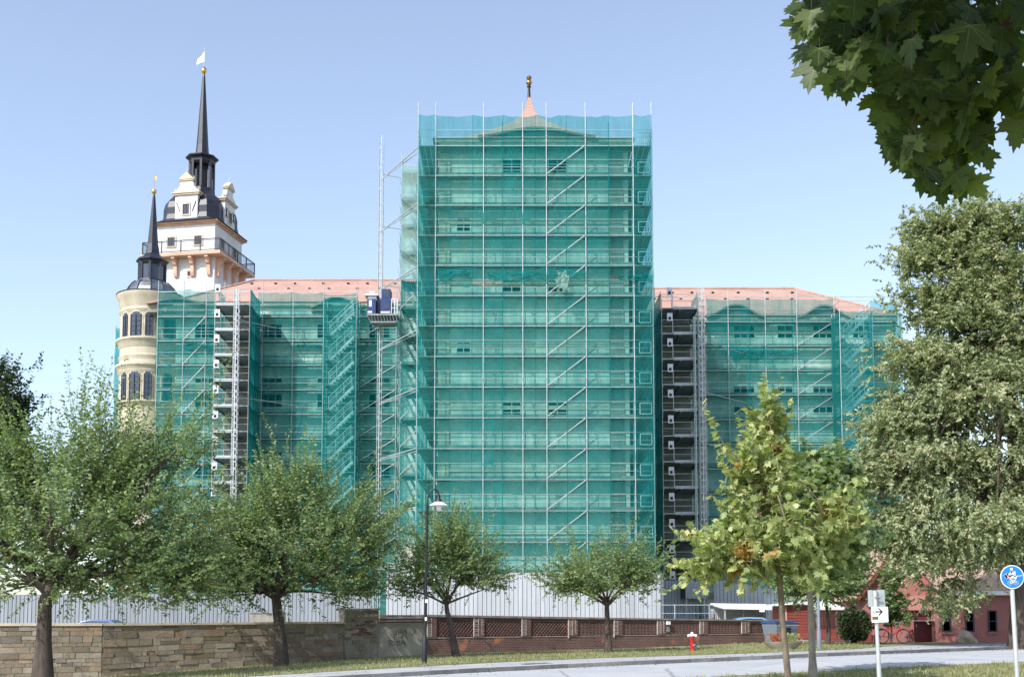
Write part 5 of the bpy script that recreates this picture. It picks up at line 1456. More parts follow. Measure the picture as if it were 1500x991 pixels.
# ------------------------------------------------------------------ hoardings
def hoarding(name, label, runs, mat, pitch=.28, depth=.06, sub=None):
    """ribbed sheets: runs are (x0, y0, x1, y1, z0, ztop0, ztop1)"""
    x0, y0 = runs[0][:2]
    t = thing(name, label, "fence", (x0, y0, runs[0][4]))
    for (xa, ya, xb, yb, z0, za, zb2) in runs:
        d = Vector((xb-xa, yb-ya, 0)); L = d.length; d.normalize(); nrm = Vector((d.y, -d.x, 0))
        s = 0; mb = MB(); rr = random.Random(int(L*10))
        while s < L-.01:                 # one sheet about 1.1 m
            e = min(s+1.12, L); o = rr.uniform(-.006, .006); pts = []
            q = s
            while q < e-.001:
                for (f, dp) in ((0, 0), (.40, 0), (.48, 1), (.52, 1), (.60, 0)):
                    v = min(q+f*pitch, e-.004)
                    pts.append((v, dp))
                q += pitch
            pts.append((e-.004, 0))
            P = []
            for v, dp in pts:
                c = Vector((xa, ya, 0))+d*v - nrm*(dp*depth) + nrm*o; zt3 = za+(zb2-za)*v/L
                P.append([(c.x, c.y, z0), (c.x, c.y, zt3)])
            b_ = [[(p[0][0]-nrm.x*-0, p[0][1], p[0][2]) for p in (r_,)][0:1] for r_ in P]
            mb.grid(P); s = e
        sh = mb.build("sheet", M[mat], t, fix=False)
        sm_ = sh.modifiers.new("thickness", "SOLIDIFY"); sm_.thickness = .012
        mb = MB()
        a, b = Vector((xa, ya, 0))-nrm*.09, Vector((xb, yb, 0))-nrm*.09
        for f in (.25, .8): mb.bar((a.x, a.y, z0+(za-z0)*f), (b.x, b.y, z0+(zb2-z0)*f), .08)
        mb.bar((a.x, a.y, za+.02), (b.x, b.y, zb2+.02), .05)
        mb.build("rear_rail", M['steel_dark'], t)
    return t
Yh2 = 72.4; xa, xb = xat(566, Yh2, 870), xat(973, Yh2, 870); zh = zat(838.5, Yh2)
hoarding("hoarding", "white ribbed sheet hoarding along the foot of the tallest scaffold", [(xa, Yh2+2.5, xa, Yh2, .2, zh, zh), (xa, Yh2, xb-.25, Yh2, .2, zh, zh), (xb-.25, Yh2, xb, Yh2+.25, .2, zh, zh), (xb, Yh2+.25, xb, Yh2+10, .2, zh, zh)], 'sheet')
Yh3 = 86.2; runs = []
for a, b, py in ((1046, 1077, 850), (1077, 1096, 854), (1096, 1115, 856.5), (1115, 1140, 861), (1140, 1212, 863)):
    runs.append((xat(a, Yh3, 860), Yh3, xat(b, Yh3, 860), Yh3, .2, zat(py, Yh3), zat(py+1.2, Yh3)))
hoarding("hoarding", "grey ribbed sheet hoarding with a stepped top below the right wing netting", runs, 'sheet_grey')
Yh4 = 82.0
hoarding("hoarding", "white ribbed sheet hoarding seen behind the trunks of the left street trees", [(xat(-60, Yh4, 880), Yh4, xat(548, Yh4, 880), Yh4, .2, zat(872, Yh4), zat(866, Yh4))], 'sheet_shaded')
Yh5 = 87.2
t5 = hoarding("hoarding", "dark ribbed sheets closing the foot of the right landing scaffold", [(xat(973, Yh5, 870), Yh5, xat(1018, Yh5, 870), Yh5, .2, zat(850, Yh5), zat(850, Yh5))], 'sheet_grey', pitch=.22)
# control cubicle hung in front of it
t = thing("control_cubicle", "grey ribbed cubicle with a white label on legs beside the right hoist mast", "cubicle", (xat(1020, 86.3, 865), 86.3, .32))
xa, xb = xat(1004, 86.3, 865), xat(1034, 86.3, 865); za, zb2 = zat(876, 86.3), zat(852, 86.3)
mb = MB(); mb.box((xa, 86.3, za), (xb, 86.8, zb2)); 
for k in range(12): x = xa+(xb-xa)*(k+.5)/12; mb.box((x-.03, 86.265, za+.05), (x+.03, 86.298, zb2-.05))
mb.build("body", M['sheet_grey'], t)
mb = MB(); mb.box((xa+.55, 86.25, za+.5), (xa+1.1, 86.262, za+.72)); mb.build("label_plate", M['white'], t)
mb = MB(); mb.box((xa-.28, 86.35, za), (xa-.003, 86.75, zb2)); mb.build("door_recess", M['dark'], t)
for x in (xa+.1, xb-.1): 
    mb = MB(); mb.bar((x, 86.5, .2), (x, 86.5, za), .08); mb.build("leg", M['steel'], t)
# site railing in front of the landing
Yr = 70.0; t = thing("site_railing", "thin white tube railing above the brick wall before the dark ribbed sheets", "railing", (xat(940, Yr, 890), Yr, .3))
z = zat(885.5, Yr); xa, xb = xat(938, Yr, 890), xat(1140, Yr, 890)
mb = MB(); mb.tube([(xa, Yr, z), (xb, Yr, z)], .025, 6); mb.tube([(xa, Yr, z-.5), (xb, Yr, z-.5)], .02, 6); mb.build("rails", M['steel'], t)
for x in np.linspace(xa, xb, 5):
    mb = MB(); mb.tube([(x, Yr, .2), (x, Yr, z+.05)], .03, 6); mb.build("post", M['steel'], t)
# ------------------------------------------------------------------ trees
QUAD = ([(0, 0, 0), (.27, .45, .07), (0, 1, -.06), (-.27, .45, .07)], [(0, 1, 2, 3)])
OVAL = ([(0, 0, 0), (.26, .25, .06), (.30, .55, .06), (0, 1, -.05), (-.30, .55, .06), (-.26, .25, .06)], [(0, 1, 2, 3), (0, 3, 4, 5)])
MS = [(0, 0, 0), (.38, -.02, .02), (.30, .2, .05), (.62, .38, -.04), (.32, .48, .05), (.36, .74, 0), (.13, .66, .04), (0, 1, -.08),
      (-.13, .66, .04), (-.36, .74, 0), (-.32, .48, .05), (-.62, .38, -.04), (-.30, .2, .05), (-.38, -.02, .02), (0, .35, .0)]
SMALL_MAPLE = (MS, [(14, i, i+1) for i in range(13)] + [(14, 13, 0)])
def bez(a, b, c, n):
    return [a*(1-t)**2 + b*2*t*(1-t) + c*t*t for t in np.linspace(0, 1, n)]
def tree(name, label, base, trunk, blobs, seed, nclus, shoots, shoot_len, leaf, leaf_mat, bark, cat="tree", group=None,
         lps=22, tpl=QUAD, nlimb=9, up=.5, r0=.2, droop=.25, spread=.35, spikes=0, ball=0, flat=.6, inner=.42, extra=None):
    """trunk: list of points from the base; blobs: (centre, radii, weight). Clusters of leafy shoots fill the blobs,
    limbs run from the trunk to the clusters."""
    rg = np.random.default_rng(seed)
    t = thing(name, label, cat, base, 0, group)
    trunk = [np.array(p, float) for p in trunk]
    topp = trunk[-1]
    mb = MB()
    nT = len(trunk)
    radii = [r0*1.35] + [r0*(1-.38*i/(nT-1)) for i in range(1, nT)]
    mb.tube([trunk[0]-np.array([0, 0, .25])] + trunk, [r0*1.6]+radii, 12)
    mb.build("trunk", M[bark], t, smooth=True)
    W = np.array([b[2] for b in blobs], float); W /= W.sum()
    C = []
    for i in range(nclus):
        b = blobs[rg.choice(len(blobs), p=W)]
        d = rg.normal(size=3); d /= np.linalg.norm(d)
        r = (inner + (1-inner)*rg.random())**.7 if rg.random() < .86 else rg.random()
        C.append(np.array(b[0]) + d*np.array(b[1])*r)
    C = np.array(C)
    # limbs to far-apart clusters
    idx = [int(np.argmax(np.linalg.norm(C-topp, axis=1)))]
    dm = np.linalg.norm(C-C[idx[0]], axis=1)
    while len(idx) < min(nlimb, nclus):
        j = int(np.argmax(dm)); idx.append(j); dm = np.minimum(dm, np.linalg.norm(C-C[j], axis=1))
    L = MB(); nodes = []
    th = np.linspace(0, 1, nT)
    for k, j in enumerate(idx):
        f = .72+.28*rg.random() if nT > 2 else 1.0
        st = np.array([np.interp(f, th, [p[c] for p in trunk]) for c in range(3)])
        e = C[j]; mid = st*.5+e*.5; mid[2] += .12*np.linalg.norm(e-st); mid += rg.normal(size=3)*.08*np.linalg.norm(e-st)
        pts = bez(st, mid, e, 9); rr = np.linspace(r0*.42, .012, 9)
        L.tube(pts, list(rr), 6); nodes += [(p, r) for p, r in zip(pts, rr)][1:]
    NP = np.array([p for p, r in nodes])
    for j in range(nclus):
        if j in idx: continue
        e = C[j]; dd = np.linalg.norm(NP-e, axis=1) + 1.2*np.maximum(0, NP[:, 2]-e[2])
        k = int(np.argmin(dd)); st = NP[k]; mid = st*.5+e*.5 + np.array([0, 0, .08*np.linalg.norm(e-st)])
        L.tube(bez(st, mid, e, 5), list(np.linspace(max(.014, nodes[k][1]*.55), .007, 5)), 4, cap=False)
    P, D, Nn, LL = [], [], [], []
    cen = sum(np.array(b[0])*w_ for b, w_ in zip(blobs, W))
    for j in range(nclus):
        out = C[j]-cen; out /= max(1e-6, np.linalg.norm(out))
        for s in range(shoots):
            d = out*.55 + np.array([0, 0, up]) + rg.normal(size=3)*.55; d /= np.linalg.norm(d)
            ln = shoot_len*rg.uniform(.5, 1.3); m = max(4, int(lps*ln/shoot_len))
            if spikes and rg.random() < spikes*(1.5 if C[j][2] > cen[2]+.2 else .6):
                d = out*.7+np.array([0, 0, .75])+rg.normal(size=3)*.25; d /= np.linalg.norm(d); ln *= rg.uniform(1.6, 2.6); m = int(m*1.9)
            st = C[j] + rg.normal(size=3)*spread*shoot_len*np.array([1, 1, flat])
            tt = np.linspace(.05, 1, m); side = np.cross(d, [0, 0, 1.]); side /= max(1e-6, np.linalg.norm(side))
            pp = st + np.outer(tt*ln, d); pp[:, 2] -= droop*ln*tt**2*.4
            if s < 3: L.tube([C[j], pp[m//2], pp[-1]], [.008, .006, .003], 3, cap=False)
            sg = np.where(np.arange(m) % 2 == 0, 1, -1)[:, None]
            dl = d*.45 + sg*side*.8 + rg.normal(size=(m, 3))*.35; dl[:, 2] -= droop
            nl = np.array([0, -.1, .55]) + out*.55 + rg.normal(size=(m, 3))*.75
            P.append(pp+rg.normal(size=(m, 3))*.02); D.append(dl); Nn.append(nl); LL.append(leaf*rg.uniform(.75, 1.35, m)*(1-.25*tt))
    L.build("limbs", M[bark], t, smooth=True, fix=False)
    cr = leaf_mesh("crown", np.concatenate(P), np.concatenate(D), np.concatenate(Nn), np.concatenate(LL), tpl[0], tpl[1], M[leaf_mat], t)
    return t
def B(px, py, Y, rx, ry, w, rdepth=None):
    """crown blob seen at a pixel: radii given in pixels of the photograph"""
    c = at(px, py, Y); k = Y/FPX
    return ((c.x, c.y, c.z), (rx*k, (rdepth or rx)*k, ry*k), w)
def P3(px, py, Y): return at(px, py, Y)

# two large cherry trees, then two small ones, along the verge
GR = "street trees along the verge"
b = atg(62, 1004); Y = b.y
tree("street_tree", "largest street tree at the far left with a thick dark trunk before the stone wall", b, [b, P3(64, 940, Y), P3(66, 880, Y), P3(80, 848, Y)],
     [B(90, 770, Y, 130, 95, 3), B(205, 785, Y, 90, 72, 2.2), B(150, 705, Y, 78, 50, 1.1), B(245, 668, Y, 45, 36, .35), B(10, 710, Y, 60, 55, 1.0), B(145, 625, Y, 16, 40, .16), B(285, 670, Y, 30, 40, .2), B(250, 850, Y, 62, 34, 1.2), B(140, 850, Y, 70, 26, .6), B(20, 840, Y, 70, 34, .6), B(-60, 760, Y, 120, 110, 1.6)],
     11, 380, 7, 1.0, .145, 'leaf_cherry', 'bark', group=GR, nlimb=16, r0=.27, spikes=.3, droop=.2, up=.65)
b = atg(412, 975); Y = b.y
tree("street_tree", "broad street tree with dark forked trunk in front of the stone wall", b, [b, P3(410, 925, Y), P3(405, 880, Y), P3(402, 868, Y)],
     [B(430, 808, Y, 98, 50, 2.4), B(350, 805, Y, 62, 55, 1.3), B(430, 750, Y, 48, 30, .7), B(500, 812, Y, 58, 52, 1.2), B(345, 858, Y, 45, 24, .5), B(500, 858, Y, 50, 24, .6), B(440, 712, Y, 16, 25, .12), B(525, 765, Y, 34, 30, .35)],
     12, 270, 7, .95, .145, 'leaf_cherry', 'bark', group=GR, nlimb=14, r0=.24, spikes=.3, droop=.2, up=.65)
b = atg(668, 961); Y = b.y
tree("street_tree", "small leaning street tree just right of the street lamp", b, [b, P3(662, 925, Y), P3(655, 895, Y), P3(653, 878, Y)],
     [B(645, 838, Y, 46, 34, 2.2), B(690, 838, Y, 30, 28, .8), B(655, 805, Y, 28, 22, .7), B(607, 855, Y, 18, 16, .35), B(718, 855, Y, 16, 14, .25)],
     13, 110, 6, .8, .14, 'leaf_cherry', 'bark', group=GR, nlimb=10, r0=.13, spikes=.4, droop=.2, up=.6)
b = atg(891, 955); Y = b.y
tree("street_tree", "small straight street tree in front of the brick wall, left of the red hydrant", b, [b, P3(890, 920, Y), P3(889, 892, Y), P3(889, 880, Y)],
     [B(875, 852, Y, 62, 24, 2.2), B(890, 830, Y, 36, 16, .8), B(925, 850, Y, 34, 20, .9), B(832, 858, Y, 26, 16, .5), B(952, 842, Y, 14, 10, .15)],
     14, 105, 6, .8, .14, 'leaf_cherry', 'bark', group=GR, nlimb=10, r0=.14, spikes=.4, droop=.2, up=.6)
# dark tree far left behind
b = Vector((-31, 66, .3)); Y = 66
tree("background_tree", "dark tree rising behind the street trees at the left edge", b, [b, (b.x, Y, 5), (b.x-.3, Y, 9)],
     [B(-25, 590, Y, 60, 75, 2), B(-60, 680, Y, 110, 110, 2.4), B(10, 760, Y, 70, 90, 1.5)], 15, 230, 9, 1.2, .24, 'leaf_dark', 'bark', nlimb=10, r0=.35)

# young maple and its neighbours on the near side of the road
Y = 27.5; fx_ = P3(1154, 991, Y); b = Vector((fx_.x, Y, float(g(fx_.x, Y))-.13))
tree("young_maple", "young maple with bright yellow green leaves and a few browning bunches", b, [b, P3(1154, 985, Y), P3(1147, 920, Y), P3(1143, 860, Y), P3(1136, 800, Y), P3(1130, 720, Y), P3(1126, 640, Y)],
     [B(1130, 790, Y, 92, 58, 3.2), B(1075, 800, Y, 55, 38, 1.2), B(1130, 715, Y, 46, 44, 1.3), B(1128, 645, Y, 30, 45, .6), B(1130, 600, Y, 24, 26, .3), B(1195, 770, Y, 48, 52, 1.2), B(1090, 680, Y, 28, 28, .4), B(1040, 825, Y, 26, 16, .3)],
     16, 130, 5, .55, .2, 'leaf_maple', 'bark_mid', nlimb=12, r0=.085, lps=10, tpl=SMALL_MAPLE, up=.35, droop=.35, spikes=.1)
Y = 31.0; fx_ = P3(1191, 991, Y); b = Vector((fx_.x, Y, float(g(fx_.x, Y))-.13))
tree("slim_tree", "slim tree with a smooth pale grey trunk close behind the young maple", b, [b, P3(1190, 960, Y), P3(1188, 900, Y), P3(1186, 840, Y), P3(1190, 760, Y)],
     [B(1195, 740, Y, 48, 45, 1.5), B(1215, 700, Y, 40, 30, .8), B(1170, 790, Y, 45, 40, 1.2), B(1225, 770, Y, 40, 40, .8), B(1195, 810, Y, 38, 24, .6)],
     17, 110, 7, .6, .19, 'leaf_cherry', 'bark_pale', nlimb=9, r0=.105, lps=11, tpl=SMALL_MAPLE, up=.3)
b = atg(1213, 944); Y = b.y
tree("slim_tree", "small round headed tree growing beside the slatted fence behind the grey lamp post", b, [b, P3(1214, 915, Y), P3(1210, 880, Y), P3(1208, 860, Y)],
     [B(1205, 845, Y, 48, 34, 2), B(1170, 850, Y, 30, 26, .8), B(1235, 840, Y, 26, 28, .8), B(1205, 815, Y, 34, 22, .7)], 18, 110, 8, .8, .19, 'leaf_cherry', 'bark', nlimb=8, r0=.1)

# big linden on the right
b = atg(1497, 946); Y = b.y
tree("linden_tree", "huge pale green flowering linden filling the right side over the pink house", b, [b, P3(1495, 880, Y), P3(1492, 780, Y), P3(1488, 640, Y), P3(1470, 520, Y), P3(1450, 420, Y)],
     [B(1395, 350, Y, 50, 42, .7), B(1370, 440, Y, 50, 48, 1.0), B(1440, 420, Y, 95, 95, 2), B(1405, 560, Y, 98, 78, 2.1), B(1355, 690, Y, 88, 70, 1.9), B(1470, 620, Y, 140, 120, 2.2), B(1405, 765, Y, 110, 58, 1.7),
      B(1345, 530, Y, 38, 34, .5), B(1425, 500, Y, 85, 45, 1.1), B(1306, 775, Y, 32, 28, .45), B(1500, 380, Y, 90, 70, 1), B(1560, 560, Y, 130, 180, 1.6), B(1398, 862, Y, 26, 28, .22), B(1480, 765, Y, 90, 55, 1.1), B(1350, 812, Y, 50, 26, .55), B(1316, 610, Y, 32, 34, .45), B(1378, 335, Y, 32, 20, .4), B(1450, 335, Y, 62, 26, .8), B(1278, 698, Y, 24, 26, .3), B(1352, 378, Y, 24, 26, .3)],
     19, 400, 34, .7, .145, 'leaf_linden', 'bark', nlimb=26, r0=.46, lps=22, tpl=OVAL, up=.12, droop=.6, inner=.38, spread=.95, flat=.34)

# overhanging branch of the near maple (its trunk stands outside the frame on the right)
LEAF = [(0, 0), (.14, -.05), (.36, -.08), (.33, .06), (.47, .05), (.44, .17), (.63, .30), (.52, .36), (.60, .53), (.42, .50), (.30, .44), (.23, .50), (.31, .69), (.20, .69), (.17, .84), (.08, .80), (0, 1.0)]
out_ = LEAF + [(-x, y) for x, y in LEAF[-2:0:-1]]
def fold(x, y): return .16*abs(x) - .20*max(0, y-.3)**2 - .10*x*x
BIG = ([(x, y, fold(x, y)) for x, y in out_] + [(0, .33, -.0)], [(len(out_), i, (i+1) % len(out_)) for i in range(len(out_))])
tb = Vector((4.6, 4.2, -.13))
t = thing("maple_tree", "near maple whose dark pointed leaves hang into the upper right corner", "tree", tb)
trunk = [tb-Vector((0, 0, .2)), tb+Vector((0, 0, .5)), tb+Vector((-.05, .05, 2.2)), tb+Vector((-.1, .15, 4.2)), tb+Vector((-.15, .2, 6.5))]
mb = MB(); mb.tube(trunk, [.30, .22, .19, .16, .08], 14); mb.build("trunk", M['bark'], t, smooth=True)
rg = np.random.default_rng(5)
limb = MB()
Yn = 5.4
def N3(px, py, Y): return np.array(at(px, py, Y))
mains = [[np.array(trunk[3]), N3(1640, -60, 4.9), N3(1480, 20, 5.2), N3(1390, 110, 5.5), N3(1375, 230, 5.6)],
         [np.array(trunk[3]), N3(1560, -160, 5.0), N3(1400, -70, 5.5), N3(1260, -10, 5.9), N3(1190, 40, 6.1)],
         [np.array(trunk[2])+np.array([0, 0, 1.2]), N3(1700, 80, 4.8), N3(1560, 90, 5.2), N3(1490, 150, 5.6)],
         [np.array(trunk[4]), N3(1500, -300, 5.2), N3(1350, -200, 5.8), N3(1250, -150, 6.2)]]
def sample(pts, n):
    q = np.array(pts); s = np.concatenate([[0], np.cumsum(np.linalg.norm(np.diff(q, axis=0), axis=1))]); u = np.linspace(0, s[-1], n)
    v = np.stack([np.interp(u, s, q[:, c]) for c in range(3)], 1)
    for _ in range(2): v[1:-1] = (v[:-2]+v[1:-1]*2+v[2:])/4
    return v
for m_ in mains:
    v = sample(m_, 18); limb.tube(list(v), list(np.linspace(.06, .008, 18)), 8)
P, D, Nn, LL = [], [], [], []
def add_leaf(p, d, n_, l):
    P.append(p); D.append(d); Nn.append(n_); LL.append(l)
    q = np.array(p)
    s_ = np.array(d)/np.linalg.norm(d)
    limb.tube([q, q-s_*l*.35+np.array([0, 0, l*.35])], [.0016, .0022], 3, cap=False)
# leaf layers: (px, py, spread x, spread y, count, nearest, farthest)
regions = [(1215, 30, 45, 40, 52, 5.5, 6.6), (1203, 95, 20, 34, 18, 5.7, 6.3), (1255, 105, 40, 35, 44, 5.3, 6.6), (1310, 50, 70, 50, 80, 5.0, 6.7), (1330, 150, 42, 40, 56, 5.2, 6.4), (1400, 70, 70, 60, 90, 4.9, 6.6), (1390, 160, 55, 50, 66, 5.0, 6.2),
           (1345, 225, 32, 30, 22, 5.2, 6.0), (1400, 235, 30, 26, 16, 5.2, 5.9), (1370, 275, 30, 14, 7, 5.2, 5.8), (1470, 60, 35, 45, 14, 5.2, 6.6), (1495, 170, 16, 32, 9, 5.2, 6.0), (1455, 130, 28, 40, 22, 5.0, 6.2),
           (1300, -80, 120, 60, 150, 4.8, 7.0), (1450, -90, 120, 60, 130, 4.4, 6.8), (1400, -230, 200, 90, 220, 4.4, 7.4), (1620, -60, 90, 120, 120, 4.2, 6.2), (1600, 120, 60, 60, 40, 4.4, 6.0)]
for (px, py, sx, sy, n, ya, yb) in regions:
    for _ in range(int(n*.8)):
        p = N3(px+rg.normal()*sx*.62, py-28+rg.normal()*sy*.62, rg.uniform(ya, yb))
        d = np.array([rg.normal()*.38-.12, -.35+rg.normal()*.4, -1.0+rg.normal()*.25])
        n_ = np.array([-.28+rg.normal()*.4, -.75+rg.normal()*.45, .55+rg.normal()*.3])
        add_leaf(p, d, n_, rg.uniform(.12, .21))
k_ = 0
while k_ < 800:                        # the crown above the frame, towards the sun, keeps the hanging leaves in shade
    p = N3(rg.uniform(1335, 1530), rg.uniform(-60, 290), rg.uniform(4.9, 6.3)) + np.array(SUN)*rg.uniform(1.2, 4.2) + rg.normal(size=3)*.2
    if p[2] < EYE + .50*p[1] + .45: k_ += .2; continue
    k_ += 1
    add_leaf(p, np.array([rg.normal()*.5, rg.normal()*.5, -.7]), np.array([rg.normal()*.4-.2, rg.normal()*.4-.3, 1.0]), rg.uniform(.14, .22))
# single leaves that make the outline
for (px, py, l, dx) in ((1402, 265, .17, .05), (1355, 258, .165, -.2), (1418, 200, .17, .45), (1330, 215, .16, -.35), (1487, 190, .17, -.1), (1308, 215, .15, -.3), (1296, 180, .14, -.2), (1240, 130, .14, -.05), (1215, 125, .13, -.1), (1200, 85, .13, -.1), (1188, 30, .13, -.2), (1376, 285, .12, .1), (1440, 235, .12, .3)):
    add_leaf(N3(px, py-14, 5.3), np.array([dx, -.15, -1]), np.array([rg.normal()*.2, -1, .35]), l)
limb.build("limbs", M['bark'], t, fix=False)
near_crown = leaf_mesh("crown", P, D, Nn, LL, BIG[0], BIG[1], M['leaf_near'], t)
VV, VF = [], []
for (tx, ty) in ((0, .97), (.58, .30), (-.58, .30), (.53, .50), (-.53, .50), (.32, -.06), (-.32, -.06)):
    l_ = math.hypot(tx, ty); nx, ny = -ty/l_*.010, tx/l_*.010
    for o_ in (.006, -.006):
        k0 = len(VV)
        mx, my = tx*.5, ty*.5
        VV += [(nx, ny, o_), (mx+nx*.7, my+ny*.7, fold(mx, my)+o_), (tx*.97, ty*.97, fold(tx, ty)+o_), (mx-nx*.7, my-ny*.7, fold(mx, my)+o_), (-nx, -ny, o_)]
        VF += [(k0, k0+1, k0+3, k0+4), (k0+1, k0+2, k0+3)]
n_vis = sum(int(r_[4]*.8) for r_ in regions)
q = leaf_mesh("leaf_veins", P[:n_vis]+P[-13:], D[:n_vis]+D[-13:], Nn[:n_vis]+Nn[-13:], LL[:n_vis]+LL[-13:], VV, VF, M['leaf_vein'], near_crown)
# ------------------------------------------------------------------ houses, shed, fence behind the wall at the right
def at_g(px, Y, py=905): 
    x = xat(px, Y, py); return Vector((x, Y, float(g(x, Y))))
# red timber shed
Y = 62.0; b = at_g(1170, Y); xa, xb = xat(1150, Y, 910), xat(1192, Y, 910); zt3 = zat(888, Y)
t = thing("timber_shed", "small red shed of horizontal boards behind the waste container", "shed", b)
mb = MB(); z = b.z-.1; k = 0
while z < zt3-.02:
    z2 = min(z+.15, zt3); o = .012*(k % 2)
    mb.add([(xa, Y, z), (xb, Y, z), (xb, Y-.03, z), (xa, Y-.03, z), (xa, Y, z2), (xb, Y, z2), (xb, Y-.008, z2), (xa, Y-.008, z2)], [(0,3,2,1),(4,5,6,7),(3,7,6,2),(0,1,5,4),(1,2,6,5),(0,4,7,3)])
    z = z2+.004; k += 1
mb.build("front_boards", M['redwood'], t)
mb = MB(); mb.box((xa, Y+.003, b.z-.1), (xb, Y+3, zt3+.1)); mb.build("body", M['redwood'], t)
mb = MB(); mb.box((xa-.03, Y-.06, b.z-.1), (xa+.1, Y-.032, zt3)); mb.build("corner_board", M['salmon_and_lit'], t)
mb = MB(); mb.add([(xa-.5, Y-.35, zt3+.04), (xb+.2, Y-.35, zt3+.30), (xb+.2, Y+3.3, zt3+.30), (xa-.5, Y+3.3, zt3+.04), (xa-.5, Y-.35, zt3+.12), (xb+.2, Y-.35, zt3+.38), (xb+.2, Y+3.3, zt3+.38), (xa-.5, Y+3.3, zt3+.12)], [(0,3,2,1),(4,5,6,7),(0,1,5,4),(1,2,6,5),(2,3,7,6),(3,0,4,7)]); mb.build("roof", M['white_roof'], t)
mb = MB(); q = at_g(1163, Y-1); mb.tube([(q.x, Y-.6, q.z), (q.x, Y-.6, q.z+.55), (q.x-.12, Y-.6, q.z+.62), (q.x-.2, Y-.6, q.z+.5)], .03, 6); mb.build("stand_pipe", M['white'], t)
# open shelter with pale roof left of the shed
Y = 66.5; xa, xb = xat(1060, Y, 900), xat(1146, Y, 900); zt3 = zat(890, Y)
t = thing("shelter", "low open shelter with thin white roof over the pale blue car", "shelter", (xa, Y, .45))
mb = MB(); mb.add([(xa, Y, zt3-.05), (xb, Y, zt3-.12), (xb, Y+4.5, zt3+.2), (xa, Y+4.5, zt3+.25), (xa, Y, zt3+.06), (xb, Y, zt3-.02), (xb, Y+4.5, zt3+.3), (xa, Y+4.5, zt3+.35)], [(0,3,2,1),(4,5,6,7),(0,1,5,4),(1,2,6,5),(2,3,7,6),(3,0,4,7)]); mb.build("roof", M['white_roof'], t)
for x in (xa+.1, xb-.15):
    for y in (Y+.15, Y+4.2):
        mb = MB(); mb.bar((x, y, .3), (x, y, zt3-.1), .09); mb.build("post", M['steel'], t)
mb = MB(); mb.box((xa, Y+4.3, .4), (xb, Y+4.38, zt3-.0)); 
for k in range(24): x = xa+(xb-xa)*k/24; mb.box((x, Y+4.26, .45), (x+.03, Y+4.298, zt3-.1))
mb.build("rear_panel", M['sheet_grey'], t)
mb = MB(); q = xat(1116, Y, 893); mb.box((q-.15, Y-.05, zt3-.22), (q+.15, Y-.01, zt3-.1)); mb.build("roof_lamp", M['lens'], t)
# white canopy roof between shed and house
Y = 65.5; xa, xb = xat(1192, Y, 880), xat(1292, Y, 880); z0, z1 = zat(893, Y), zat(872, Y)
t = thing("canopy", "white low pitched canopy roof behind the slatted fence", "canopy", (xa, Y, .45))
mb = MB(); mb.add([(xa, Y, z0+.02), (xb, Y, z0+.0), (xb, Y+5, z1-.0), (xa, Y+5, z1+.1), (xa, Y, z0+.16), (xb, Y, z0+.14), (xb, Y+5, z1+.12), (xa, Y+5, z1+.22)], [(0,3,2,1),(4,5,6,7),(0,1,5,4),(1,2,6,5),(2,3,7,6),(3,0,4,7)]); mb.build("roof", M['white_roof'], t)
for x in np.linspace(xa+.1, xb-.1, 4):
    mb = MB(); mb.bar((x, Y+.15, .3), (x, Y+.15, z0+.02), .1); mb.build("post", M['steel_dark'], t)
# slatted fence
Y = 61.5; xa, xb = xat(1193, Y, 920), xat(1276, Y, 920); zt3, zm, zb4 = zat(897, Y), zat(921, Y), .45
t = thing("slatted_fence", "dark red slatted fence on a low red base before the white canopy", "fence", (xa, Y, .5))
mb = MB(); mb.box((xa, Y-.03, .35), (xb, Y+.12, zm)); mb.build("base", M['redwood'], t)
mb = MB(); n = int((xb-xa)/.13)
for k in range(n): x = xa+(xb-xa)*k/n; mb.box((x, Y, zm+.004), (x+.07, Y+.03, zt3))
mb.build("slats", M['fencewood'], t)
mb = MB(); mb.box((xa, Y+.032, zm+.1), (xb, Y+.07, zm+.18)); mb.box((xa, Y+.032, zt3-.2), (xb, Y+.07, zt3-.12)); mb.build("rails", M['fencewood'], t)
Yk = 58.5; xa, xb = xat(1160, Yk, 940), xat(1245, Yk, 940)
t = thing("low_rail", "low thin white tube rail along the grass in front of the slatted fence", "railing", (xa, Yk, .5))
mb = MB(); z = zat(937.5, Yk); mb.tube([(xa, Yk, z), (xb, Yk, z-.02)], .02, 6); mb.build("rail", M['steel'], t)
for x in np.linspace(xa, xb, 6):
    mb = MB(); mb.tube([(x, Yk, .35), (x, Yk, z+.03)], .025, 6); mb.build("post", M['steel'], t)

# dark evergreen shrub and climber
def shrub(name, label, base, rx, ry, rz_, n, leaf, mat, seed, stems=7):
    rg = np.random.default_rng(seed); t = thing(name, label, "shrub", base)
    d = rg.normal(size=(n, 3)); d /= np.linalg.norm(d, axis=1)[:, None]; r = rg.uniform(.45, 1.0, n)**.6
    lump = 1+.18*np.sin(d[:, 0]*5+seed)*np.cos(d[:, 2]*6)
    P = np.array(base)+np.array([0, 0, rz_])+d*(r*lump)[:, None]*np.array([rx, ry, rz_])
    P[:, 2] = np.maximum(P[:, 2], base[2]+.02)
    leaf_mesh("foliage", P, d+rg.normal(size=(n, 3))*.6+[0, 0, -.2], d+rg.normal(size=(n, 3))*.5+[0, 0, .4], leaf*rg.uniform(.7, 1.3, n), OVAL[0], OVAL[1], M[mat], t)
    mb = MB()
    for k in range(stems):
        a = 2*math.pi*k/stems; mb.tube([Vector(base)-Vector((0, 0, .1)), Vector(base)+Vector((rx*.3*math.cos(a), ry*.3*math.sin(a), rz_*.6)), Vector(base)+Vector((rx*.6*math.cos(a), ry*.6*math.sin(a), rz_*1.4))], [.04, .025, .01], 5)
    mb.build("stems", M['bark'], t); return t
